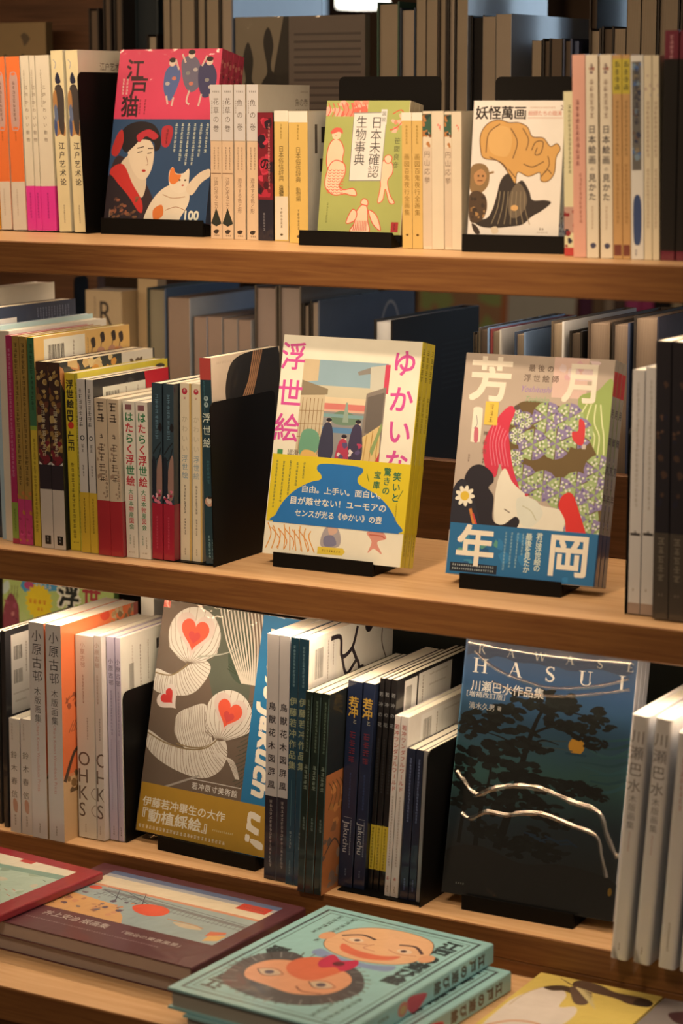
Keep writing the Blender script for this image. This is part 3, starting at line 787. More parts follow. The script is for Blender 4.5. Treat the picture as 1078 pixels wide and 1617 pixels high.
book('yellow pocket spine with a cream lower panel', .0172, .105, .1358, spine_pose(-.1612, .138, Z1, -.1), '#dcb664', back='#e0d0b0', fin='film', art={'spine': s_ye('植物編', True)}, group=GH)
book('wide yellow pocket spine with white cover left of the olive cover', .0228, .083, .1353, spine_pose(-.1291, .115, Z1, -.3), '#dcb25c', back='#e2d4b8', fin='film', art={'spine': s_ye('動物編', False), 'back': b_ye}, group=GH)

# ------------------------------------------------------------------ top shelf, olive-green picture cover
PK = '#e8c49a'; RD = '#d4503c'
def fig(a, parts, w=1.0):
    for pts in parts:
        a.blob(pts, PK); a.line(pts, w, RD, closed=True)
def c_green(a):
    a.blotch(.0, .0, .5, .12, ['#e08868', '#e8a888', '#d86850'], 26, 2, .08)
    for i in range(9): a.line([(.02 + .055 * i, .02), (.05 + .055 * i, .07), (.02 + .055 * i, .12)], 1.1, '#d4604c')
    # a fish-tailed figure, a small imp and a winged one, in plain outline
    fig(a, ([(.05, .38), (.10, .30), (.19, .30), (.25, .37), (.24, .44), (.26, .52), (.16, .56), (.06, .50)],
            [(.08, .50), (.16, .45), (.27, .48), (.28, .56), (.22, .64), (.28, .67), (.40, .66), (.44, .71), (.36, .71), (.30, .70), (.16, .71), (.05, .64)]))
    for r in range(9):
        for q in range(4):
            a.line([(.08 + q * .05, .52 + r * .021), (.10 + q * .05, .530 + r * .021), (.12 + q * .05, .52 + r * .021)], .7, RD)
    a.ell(.145, .255, .055, .058, PK); a.blob([(.07, .24), (.12, .205), (.20, .21), (.22, .25), (.17, .235), (.1, .25)], '#d8604c')
    a.line([(.13, .262), (.15, .262)], .6, RD)
    fig(a, ([(.70, .48), (.76, .44), (.84, .47), (.85, .54), (.80, .60), (.84, .70), (.90, .76), (.84, .76), (.78, .66), (.76, .74), (.70, .76), (.72, .64), (.70, .56)],
            [(.74, .43), (.78, .405), (.83, .42), (.82, .46), (.77, .465)]), .9)
    fig(a, ([(.45, .84), (.52, .78), (.58, .80), (.60, .9), (.62, .985), (.40, .985), (.44, .92)], [(.34, .92), (.40, .82), (.46, .84), (.44, .9)], [(.60, .82), (.70, .86), (.76, .97), (.66, .92)], [(.50, .77), (.53, .735), (.58, .75), (.58, .785)]), 1.0)
    for i in range(8): a.line([(.44 + i * .02, .9), (.43 + i * .022, .975)], .8, RD)
    a.blotch(.76, .05, .98, .24, ['#e08868', '#e8b090'], 12, 3, .05); a.line([(.8, .1), (.9, .07), (.94, .13), (.86, .2), (.78, .22)], 1, RD)
    a.poly([(.335, .09), (.735, .085), (.720, .60), (.335, .605)], '#8a8478'); a.poly([(.342, .097), (.728, .092), (.713, .593), (.342, .598)], '#e2d4bc')
    a.V('日本未確認', .62, .12, .58, '#4a4844', mm=12.5); a.V('生物事典', .44, .115, .49, '#4a4844', mm=12.5)
    a.rect(.665, .065, .735, .18, '#d8d0bc'); a.V('図説', .70, .075, .165, '#5a564e', mm=4.6)
    a.V('笹間良彦', .88, .27, .51, '#4a4c34', mm=6.4)
    a.rect(.88, .905, .965, .98, '#a83030'); a.tiny(.922, .915, .975, 3.2, '#6a1c20', 3)
    a.tiny(.1, .77, .93, 2.8, '#6a6c34', 4)
GG = 'copies of the olive-green picture-cover book'
XG, YG, PHG, LG, HG, WG, TG = -.0926, .1103, 1.8, 9.3, .1361, .0960, .0100
M0 = face_pose(XG, YG, Z1 + .012, PHG, LG, WG)
b0 = book('front copy of the olive-green cover with red creatures on its stand', TG, WG, HG, M0, '#d8c49c', front='#a6a658', back='#d8c8a0', fin='film', art={'front': c_green}, group=GG)
copy_book(b0, 'second copy behind the olive-green cover with red creatures', M0 @ Matrix.Translation((TG + .0003, 0, 0)))
copy_book(b0, 'third copy at the back behind the olive-green cover', M0 @ Matrix.Translation((2 * (TG + .0003), 0, 0)))
stand('black display stand with tall plate behind the olive-green cover', XG, YG, Z1, PHG, LG, WG, 3 * (TG + .0003), -.11, 1.0, plate=(-.25, 1.0, .170), lip=.020, back=.092)

GY = 'yellow and cream pocket books in the middle of the top shelf'
def s_yw(a):
    a.rect(0, 0, 1, .06, '#e8dcc0'); a.tiny(.5, .09, .24, 3, '#8a6a20', 2); a.V('画図百鬼夜行全画集', .5, .30, .76, '#7c5c24', mm=6); a.ell(.5, .9, .14, .1, '#6a4a20')
book('left yellow pocket spine right of the olive-green cover', .0112, .105, .1343, spine_pose(.0155, .0955, Z1, -.8), '#d8ae60', back='#dcc9a0', fin='film', art={'spine': s_yw}, group=GY)
book('right yellow pocket spine beside the cream art spines', .0116, .105, .1343, spine_pose(.0271, .0955, Z1, -.8), '#d8ae60', back='#dcc9a0', fin='film', art={'spine': s_yw}, group=GY)
def s_ma(a):
    a.rect(.0, .02, .42, .15, '#3c5a44'); a.blotch(.0, .02, .42, .26, ['#3c5a40', '#7a4a2c', '#b87840', '#2c3c34'], 14, 4, .2); a.rect(0, .26, .42, .98, '#d6bc98')
    a.V('円山応挙', .21, .28, .53, '#6a5440', mm=6.4); a.blotch(.62, .08, .86, .14, ['#e08a70'], 3, 2, .12)
    a.rect(.42, 0, .44, 1, '#c0a47c')
book('cream pocket spine with a painted strip, left of two', .0236, .100, .1356, spine_pose(.0391, .0955, Z1, -.8), '#dec8a2', fin='film', art={'spine': s_ma}, group=GY)
book('cream pocket spine with a painted strip, right of two', .0188, .100, .1350, spine_pose(.0634, .0955, Z1, -.8), '#dec8a2', fin='film', art={'spine': s_ma}, group=GY)

# ------------------------------------------------------------------ top shelf, white monster cover
def c_yok(a):
    LN = '#6a4a2c'
    for i, ch in enumerate('妖怪萬画'): a.glyph(ch, *a.X(.095 + i * .14, .09), 12.8, '#241c1a', .02)
    for i, ch in enumerate('絵師たちの競演'): a.glyph(ch, *a.X(.63 + i * .052, .092), 4.9, '#c05038')
    a.T('2', .965, .05, 6, '#5a3a30', 'c'); a.tiny(.62, .05, .9, 2, '#b8846c', 2, True); a.rect(.60, .122, .98, .128, '#d0a890')
    body = [(.10, .36), (.09, .25), (.16, .17), (.28, .14), (.40, .16), (.50, .16), (.60, .19), (.66, .26), (.78, .27), (.86, .33), (.93, .31), (.97, .35), (.93, .41), (.92, .52), (.86, .58), (.78, .58), (.76, .52), (.64, .55), (.52, .52), (.50, .62), (.44, .62), (.40, .50), (.30, .44), (.14, .42)]
    a.blob(body, '#d09a50'); a.line(body, .9, LN, closed=True)
    a.blob([(.20, .36), (.18, .26), (.26, .19), (.40, .20), (.44, .30), (.40, .40), (.28, .40)], '#d8a65e')
    for pts in ([(.16, .38), (.18, .24), (.30, .17)], [(.42, .20), (.5, .3), (.46, .42)], [(.66, .36), (.70, .30), (.78, .30), (.76, .38), (.70, .39), (.72, .34)], [(.58, .46), (.68, .48), (.80, .44)], [(.82, .52), (.86, .46), (.84, .40)], [(.2, .41), (.34, .46), (.44, .55)], [(.42, .5), (.5, .56)], [(.55, .2), (.62, .28), (.6, .36)], [(.78, .55), (.84, .5), (.89, .53)]):
        a.line(pts, 1.0, LN)
    # dark-robed figure beneath
    a.blob([(.30, .70), (.34, .58), (.42, .53), (.50, .60), (.58, .58), (.66, .66), (.70, .72), (.84, .72), (.90, .74), (.80, .80), (.70, .84), (.60, .90), (.44, .92), (.28, .93), (.14, .92), (.06, .88), (.20, .86), (.26, .80)], '#2c2420')
    a.blob([(.44, .70), (.52, .60), (.60, .64), (.64, .74), (.56, .84), (.46, .84)], '#6a5a44')
    for i in range(7): a.line([(.34 + i * .045, .66), (.32 + i * .05, .78), (.26 + i * .07, .90)], .8, '#8a7858')
    a.ell(.505, .78, .04, .03, '#d0a060'); a.blob([(.26, .93), (.32, .92), (.34, .96), (.28, .97)], '#dcc49c')
    # squat companion at the left
    a.blob([(.0, .64), (.0, .50), (.06, .46), (.16, .47), (.21, .53), (.20, .62), (.12, .68), (.05, .68)], '#8a6a40')
    a.blob([(.04, .54), (.12, .50), (.18, .55), (.14, .61), (.07, .61)], '#b88450'); a.ell(.09, .55, .012, .01, '#2a201a'); a.ell(.14, .55, .012, .01, '#2a201a'); a.line([(.08, .585), (.14, .585)], 1, '#5a2c20')
    a.blob([(.0, .70), (.08, .66), (.18, .70), (.20, .80), (.14, .88), (.02, .88)], '#4a3624'); a.blotch(.02, .70, .18, .86, ['#8a6438', '#33261c', '#a87c48'], 14, 3, .035)
    a.line([(.21, .53), (.26, .52)], 2, '#8a6a40'); a.blob([(.04, .90), (.1, .92), (.14, .97), (.08, .97)], '#3a2a20')
    a.tiny(.78, .93, .86, 2.6, '#4a3c34', 3, True); a.tiny(.76, .955, .9, 1.8, '#8a7a68', 5, True)
def s_yok(a): a.blotch(0, .75, 1, .95, ['#3a2c24', '#6a3028'], 8, 2, .3); a.tiny(.5, .1, .5, 4, '#5a4a3a', 2)
XY, YY, PHY, LY, HY, WY, TY = .0900, .0920, 7.0, 7.0, .1333, .0937, .0095
M0 = face_pose(XY, YY, Z1 + .0138, PHY, LY, WY)
GY2 = 'copies of the white monster-cover book'
b0 = book('front copy of the white cover with a tan beast on its stand', TY, WY, HY, M0, '#dccbb0', front='#e6d6bc', fin='film', art={'front': c_yok, 'spine': s_yok}, group=GY2)
copy_book(b0, 'second copy behind the white cover with a tan beast', M0 @ Matrix.Translation((TY + .0003, 0, 0)))
stand('black display stand with plate behind the white beast cover', XY, YY, Z1, PHY, LY, WY, 2 * (TY + .0003), -.015, 1.10, bottom=.0138, plate=(-.13, .76, .169), lip=.012, back=.114)

# ------------------------------------------------------------------ top shelf, right block
GR = 'spines at the right of the top shelf'
kw = dict(fin='film', group=GR)
def s_a(a):
    a.tiny(.5, .08, .5, 4, '#6a6a44', 2); a.rect(0, .70, 1, .86, '#b89078'); a.blotch(0, .72, 1, .95, ['#3c3a40', '#8a2c2c', '#2a2a34'], 12, 3, .3); a.rect(0, .95, 1, 1, '#b83a34')
book('short pale-green spine beside the white beast cover', .0130, .100, .1542, spine_pose(.2042, .072, Z1, -1.6), '#d8cc98', art={'spine': s_a}, **kw)
def s_b(a): a.tiny(.4, .22, .55, 5.2, '#8a4a44', 3); a.tiny(.6, .58, .85, 4, '#b07058', 4)
book('salmon-pink spine with faint print left of the Japanese-title pair', .0132, .105, .1878, spine_pose(.2205, .0565, Z1, -1.6), '#e0a284', art={'spine': s_b}, **kw)
def s_c(a):
    a.tiny(.48, .04, .10, 5, '#6a4a48', 1); a.blotch(.2, .03, .8, .1, ['#7a5a5c', '#a86c54'], 5, 3, .18)
    a.tiny(.5, .12, .33, 5.6, '#8a6a54', 8)
    a.V('日本絵画', .5, .34, .54, '#3c3638', mm=7.6, bold=.015); a.V('の', .5, .54, .58, '#4a4244', mm=4); a.V('見かた', .5, .58, .72, '#3c3638', mm=7.4, bold=.015)
    a.tiny(.5, .74, .86, 3, '#b89a78', 3); a.blob([(.3, .935), (.6, .925), (.8, .94), (.5, .955)], '#4a4858')
for lab, X in (('cream spine with a bold black title, left of the twin pair', .2342), ('cream spine with a bold black title, right of the twin pair', .2484)):
    book(lab, .0124, .105, .1876, spine_pose(X, .0565, Z1, -1.6), '#e6d2ac', back='#d8a860', art={'spine': s_c}, **kw)
def s_e(a):
    a.rect(0, .02, 1, .19, '#c8b040'); a.tiny(.5, .03, .18, 6.4, '#3c4430', 7); a.tiny(.5, .22, .5, 4, '#8a6a40', 3); a.tiny(.5, .53, .84, 4, '#a07440', 4); a.rect(.1, .93, .9, .985, '#7a4030')
for lab, X, t in (('tan spine with an olive head, left of two', .2613, .0092), ('tan spine with an olive head, right of two', .2709, .0079)):
    book(lab, t, .105, .1874, spine_pose(X, .0565, Z1, -1.6), '#c8985c', art={'spine': s_e}, **kw)
def s_g(a):
    a.rect(.12, .03, .82, .56, '#6a6458'); a.blotch(.12, .03, .82, .58, ['#3a3c48', '#8a7a5c', '#50688c', '#6a5444', '#7c8c90'], 24, 6, .3)
    a.tiny(.47, .06, .36, 7, '#3a3a44', 9); a.blob([(.2, .72), (.5, .68), (.8, .72), (.78, .9), (.5, .93), (.22, .9)], '#3c4c6c'); a.tiny(.4, .95, .985, 3, '#6a6a78', 2)
book('white spine with a blue-grey picture panel at the top right', .0128, .105, .1866, spine_pose(.2792, .0565, Z1, -1.6), '#e2d6be', art={'spine': s_g}, **kw)
def s_h(a): a.blotch(.1, .05, .9, .2, ['#a89ca0', '#c4a890'], 5, 2, .3); a.tiny(.5, .22, .5, 4, '#a88a70', 3); a.tiny(.5, .55, .85, 3.4, '#b09474', 5)
for lab, X in (('pale cream spine left of the rightmost black-banded red books', .2925), ('thin cream spine touching the black-banded red books', .3007)):
    book(lab, .0077 if X < .295 else .0066, .105, .1864, spine_pose(X, .0565, Z1, -1.6), '#e4cfa4', art={'spine': s_h}, **kw)
def s_k(a): a.tiny(.5, .02, .16, 4, '#d89a90', 3)
for lab, X in (('dark red spine in a black band at the right picture edge', .3085), ('dark red spine in a black band cut by the picture edge', .3235)):
    book(lab, .0136, .105, .2085, spine_pose(X, .0565, Z1, -.3), '#6e2430', art={'spine': s_k}, band=(.009, .183, '#100e0d'), **kw)

# ------------------------------------------------------------------ middle shelf, left block of spines
GS = 'spines at the left of the middle shelf'
kw = dict(fin='film', group=GS)
z = Z2
def b_lab(a, seed=1, u=.02, v=.012, w=.62, h=.2):
    a.rect(u, v, u + w, v + h, '#e8dcc4'); a.barcode(u + .04, v + .03, u + .2, v + h - .03, seed=seed); a.tiny(u + .3, v + .02, v + h - .02, 4, '#3a332c', seed); a.tiny(u + .45, v + .02, v + h - .05, 3, '#6a6054', seed)
def b_nav(a):
    for i in range(12): a.tiny(.52 + .035 * i, .02, .07 + (i % 3) * .012, 2.6, '#8a8c98', i)
    a.rect(.0, .05, .26, .2, '#dcd0ba')
book('dark navy back cover with a red lower half at the left picture edge', .016, .150, .2190, spine_pose(-.5050, .055, z, -1), '#1c2c44', back='#1e3048', art={'back': lambda a: a.rect(0, .62, 1, 1, '#7a2424')}, **kw)
book('large navy cover with fine text above the left-hand middle-shelf spines', .020, .148, .2560, spine_pose(-.4840, .050, z, -1), '#2a3440', back='#343c4a', art={'back': b_nav}, pages='#e0cca8', **kw)
book('large white-topped book at the left end of the middle shelf', .026, .142, .2720, spine_pose(-.5340, .075, z, -1), '#e2d2b4', back='#d8c8a8', pages='#ecdcbc', **kw)
book('thin pale-blue cover behind the magenta spine on the middle shelf', .008, .172, .2380, spine_pose(-.4620, .045, z, -1), '#a8bcc8', back='#b8ccd8', pages='#e6d6b8', **kw)
book('cream paperback sheltering behind the magenta spine', .0150, .180, .2330, spine_pose(-.4525, .040, z, -1), '#e0d0b0', back='#dcd0b8', pages='#e6d6b8', **kw)
def s_red(a): a.rect(0, .80, 1, .98, '#8fa040'); a.rect(0, .975, 1, 1, '#b02a4a'); a.tiny(.5, .06, .7, 4.4, '#e08aa0', 2); a.tiny(.5, .83, .95, 3, '#5a6a24', 3)
book('thin magenta spine with a green foot on the middle shelf', .0086, .150, .2296, spine_pose(-.4360, .031, z, -1), '#b02858', art={'spine': s_red}, **kw)
def s_yb(a): a.rect(0, .78, 1, 1, '#c83a70'); a.tiny(.5, .03, .72, 5.4, '#5a4420', 5); a.blotch(0, .74, 1, .99, ['#d84a80', '#c8783c', '#b03060'], 10, 3, .4)
for lab, X in (('ochre spine with a pink foot, left of two beside the magenta one', -.4271), ('ochre spine with a pink foot, right of two beside the green-headed one', -.4174)):
    book(lab, .0093, .150, .2293, spine_pose(X, .031, z, -1), '#a8843c', art={'spine': s_yb}, **kw)
def s_gr(a): a.rect(0, .0, 1, .42, '#3c7048'); a.tiny(.5, .03, .36, 5.2, '#1c3826', 5); a.rect(.0, .42, 1, .44, '#90a83c'); a.tiny(.5, .48, .95, 4.6, '#8a7420', 7)
def b_gr(a):
    a.rect(0, 0, 1, .8, '#e8b868'); b_lab(a, 3, .1, .015, .42, .26)
    for i, (u, v) in enumerate(((.60, .07), (.70, .05), (.82, .05), (.90, .06))):
        a.blob([(u - .02, v - .02), (u + .02, v - .03), (u + .03, v + .01), (u, v + .02)], '#3c3028'); a.line([(u, v), (u - .03, v + .09)], 1.4, '#5a4636')
        a.blob([(u - .05, v + .05), (u + .02, v + .05), (u + .03, v + .12), (u - .06, v + .13)], '#c8906c')
    a.blotch(.5, .1, .98, .4, ['#d88c50', '#c8a078', '#b87a58'], 14, 5, .05)
book('yellow spine with a dark green head and orange picture cover', .0090, .178, .2289, spine_pose(-.4063, .031, z, -1), '#d8b838', back='#e8b868', art={'spine': s_gr, 'back': b_gr}, pages='#ecdcb8', **kw)
def s_pu(a):
    a.rect(0, 0, 1, .045, '#4a2c20'); a.blotch(0, .04, 1, .5, ['#8a6430', '#6a3a24', '#a07c40', '#5a2c22', '#c0a060'], 34, 4, .32); a.blotch(0, .42, 1, .55, ['#7a1c28', '#5a1822'], 9, 5, .4)
    a.tiny(.5, .22, .52, 6.8, '#d8c498', 3)
    a.poly([(0, .53), (.5, .56), (1, .53), (1, .545), (.5, .575), (0, .545)], '#d8ccb8'); a.rect(0, .548, 1, .68, '#2a2028'); a.rect(0, .68, 1, 1, '#d4c4ae')
    a.rect(.28, .93, .78, .978, '#181414'); a.tiny(.5, .935, .975, 3, '#c8bca8', 3)
def b_pu(a): a.rect(0, 0, 1, 1, '#3c3c34'); a.blotch(.0, .0, .64, .2, ['#e09a40', '#d8b070', '#c8844c', '#e0c080'], 28, 4, .07); a.rect(.64, 0, .98, .09, '#e0d0b4'); a.blotch(.7, .02, .9, .08, ['#5a4030'], 3, 3, .04)
for lab, X in (('dark brown spine with gold print and white foot, left of two', -.3928), ('dark brown spine with gold print and white foot, right of two', -.3764)):
    book(lab, .0158, .178, .2040, spine_pose(X, .027, z, -1), '#3a221e', back='#3c3c34', art={'spine': s_pu, 'back': b_pu}, pages='#e0cca4', **kw)
def s_ed(a):
    a.V('浮世絵', .5, .035, .2, '#2c2a1c', mm=9.2, bold=.03); a.T('ED', .46, .24, 10, '#2c2a1c', 'c', rot=-90, bold=.03); a.ell(.5, .292, .3, .3, '#d83a28'); a.T('-LIFE', .46, .38, 10, '#2c2a1c', 'c', rot=-90, bold=.02)
    a.tiny(.5, .5, .94, 5.2, '#6a5c1c', 3); a.tiny(.3, .955, .98, 2.4, '#3a3418', 2, True)
def b_ed(a): a.rect(.0, .0, .98, .05, '#e0c83c'); a.blob([(.86, .03), (.92, .02), (.97, .035), (.93, .05)], '#4a4434')
book('bright yellow spine with bold black letters and a red dot', .0130, .170, .1931, spine_pose(-.3580, .032, z, -1.2), '#e0c430', back='#e0c840', art={'spine': s_ed, 'back': b_ed}, pages='#e8d8b0', **kw)
def s_yg(a): a.tiny(.5, .05, .9, 4, '#6a6420', 3)
book('thin olive-yellow spine beside the bright yellow one', .0042, .170, .1933, spine_pose(-.3446, .032, z, -1.2), '#c8b83c', back='#e0c840', art={'spine': s_yg, 'back': b_ed}, pages='#e8d8b0', **kw)
def s_gw(a): a.tiny(.4, .05, .28, 5.6, '#5a5654', 3); a.ell(.5, .335, .26, .26, '#4a4a4a'); a.ell(.5, .335, .14, .14, '#d8ccba'); a.tiny(.5, .37, .42, 4.4, '#5a5654', 4); a.tiny(.5, .49, .56, 3, '#5a5654', 6)
def b_gw(a):
    a.rect(0, 0, .98, 1, '#2c2826'); a.poly([(.66, .0), (.98, .0), (.98, .25), (.72, .25)], '#d02a34'); a.blotch(.2, .01, .6, .1, ['#5a544c', '#403a36'], 8, 3, .05)
    b_lab(a, 5, .12, .05, .55, .17)
for lab, X, t in (('pale grey spine with a yellow band, left of two', -.3393, .0111), ('pale grey spine with a yellow band beside the red-footed pair', -.3271, .0094)):
    book(lab, t, .145, .1881, spine_pose(X, .0272, z, -1), '#d2c6b4', back='#2c2826', art={'spine': s_gw, 'back': b_gw}, band=(.0004, .066, '#d8b030'), bandart={'spine': lambda a: a.tiny(.5, .68, .9, 3, '#6a5410', 4)}, pages='#e4d2ac', **kw)
def s_be(a):
    a.tiny(.5, .02, .20, 11, '#4a3c34', 3); a.tiny(.5, .22, .27, 6, '#6a5848', 5); a.tiny(.5, .28, .56, 10, '#7a6450', 7); a.tiny(.82, .45, .64, 4, '#6a5444', 8); a.blotch(.1, .28, .9, .64, ['#b89878', '#a08468'], 10, 4, .22)
for lab, X, t in (('beige brush-lettered spine in a red band, left of two', -.3147, .0158), ('beige brush-lettered spine in a red band beside the green-and-red titles', -.2980, .0148)):
    book(lab, t, .125, .1697, spine_pose(X, .0245, z, -1.1), '#cdb490', back='#d6c4a2', art={'spine': s_be}, band=(.0004, .060, '#a8242c'), pages='#e6d4ae', **kw)
GRN, RED = '#2f7a4a', '#c0343c'
def s_ha(a):
    a.rect(.2, .02, .74, .055, '#8a5a58')
    for i, ch in enumerate('はたらく浮世絵'):
        a.glyph(ch, *a.X(.5, .10 + i * .068), 10.4, (GRN, RED, GRN, RED, RED, GRN, RED)[i], .02)
    for i, ch in enumerate('大日本物産図会'):
        a.glyph(ch, *a.X(.5, .575 + i * .0375), 6.0, (GRN, RED)[i % 2], .01)
    a.tiny(.35, .85, .93, 2.6, '#7a9a80', 3); a.tiny(.65, .86, .95, 2.4, '#9a8a70', 4); a.tiny(.2, .965, .8, 1.8, '#8a7a64', 5, True)
for lab, X in (('white spine with green and red title, left of two', -.2823), ('white spine with green and red title beside the blue-black pair', -.2660)):
    book(lab, .0150, .118, .1680, spine_pose(X, .030, z, -.8), '#e6d8bc', art={'spine': s_ha}, pages='#ecdcb8', **kw)
def s_te(a):
    a.tiny(.5, .06, .34, 5, '#6a8890', 3); a.line([(.1, .40), (.5, .36), (.9, .33)], 1.4, '#141c20'); a.line([(.9, .36), (.6, .42), (.2, .44)], 1.1, '#141c20')
    a.blob([(.55, .45), (.9, .40), (1, .48), (1, .62), (.6, .66), (.4, .56)], '#94705f'); a.blob([(.0, .44), (.3, .42), (.45, .5), (.35, .62), (0, .66)], '#18202a')
    a.blotch(0, .6, 1, .70, ['#c02c44', '#d87080', '#98203a', '#e8a8a8'], 14, 5, .25)
def s_te2(a): s_te(a); a.blob([(.6, .25), (.8, .22), (1, .24), (.9, .27)], '#1a1a1e')
for lab, X in (('blue-grey spine in a crimson band, left of two', -.2500), ('blue-grey spine in a crimson band beside the cream pair', -.2354)):
    book(lab, .0129, .130, .1882, spine_pose(X, .0315, z + .0012, .55), '#2c3e44', back='#262f34', art={'spine': s_te2}, band=(.0004, .0605, '#a41c30'), bandart={'spine': lambda a: a.tiny(.5, .75, .95, 3, '#d85060', 4)}, pages='#ecdab4', **kw)
def s_cr(a):
    a.ell(.42, .045, .24, .24, '#b83040'); a.tiny(.42, .03, .06, 3.4, '#e8d8c0', 2); a.tiny(.42, .075, .105, 3, '#b85060', 3)
    for i, ch in enumerate('かわいい'): a.glyph(ch, *a.X(.42, .2 + i * .055), 7.2, '#c0b08c', .0)
    a.V('浮世絵', .42, .40, .54, '#7a9498', mm=7.4); a.tiny(.42, .57, .74, 3.2, '#5a5048', 4); a.tiny(.42, .76, .86, 2.8, '#5a5048', 5); a.tiny(.42, .93, .98, 2.4, '#7a6a54', 6)
    a.rect(.82, 0, 1, 1, '#d0a85c')
for lab, X, t in (('cream spine with a red disc at its head, left of two', -.2213, .0143), ('cream spine with a red disc beside the teal spine', -.2062, .0127)):
    book(lab, t, .118, .1888, spine_pose(X, .042, z + .0012, .5), '#e4d0a8', art={'spine': s_cr}, pages='#ecdcb8', **kw)
def s_uk(a):
    a.rect(0, 0, 1, .105, '#b8463c'); a.tiny(.35, .11, .3, 2, '#4c7a7c', 2)
    for k in (0, 1): a.ell(.5, .195 + .03 * k, .2, .2, '#9fb0a4'); a.tiny(.5, .185 + .03 * k, .205 + .03 * k, 3, '#1f3a3f', k)
    a.V('浮世絵', .5, .26, .44, '#dcdccc', mm=10.2); a.tiny(.5, .49, .62, 4, '#3f6a6c', 4)
    a.ell(.5, .695, .38, .38, '#c89878'); a.ell(.5, .69, .2, .26, '#e0c8a8'); a.ell(.55, .675, .2, .1, '#2a2420'); a.tiny(.4, .86, .98, 3.2, '#8aa8a0', 5); a.tiny(.7, .88, .98, 2.2, '#8aa8a0', 6)
def b_uk(a):
    a.tiny(.08, .03, .3, 3, '#c8b090', 2, True)
    a.blob([(.24, .08), (.36, .02), (.62, .0), (.98, .0), (1, .3), (.9, .42), (.6, .42), (.3, .34), (.2, .2)], '#262320')
    for i in range(5): a.line([(.62 + .03 * i, .0), (.54 + .025 * i, .14), (.42 + .035 * i, .24)], 2.6, '#c08a5c', False)
book('dark teal spine with white title and red head, beside the bookend', .0136, .136, .2171, spine_pose(-.1866, .0377, z + .0012, -1.4), '#1f3a3f', back='#e4caa6', art={'spine': s_uk, 'back': b_uk}, pages='#e8d4ac', **kw)
bookend('black bookend between the teal spine and the yellow-banded cover', -.1716, .0300, z, .128, .1730, -1.0, .07)

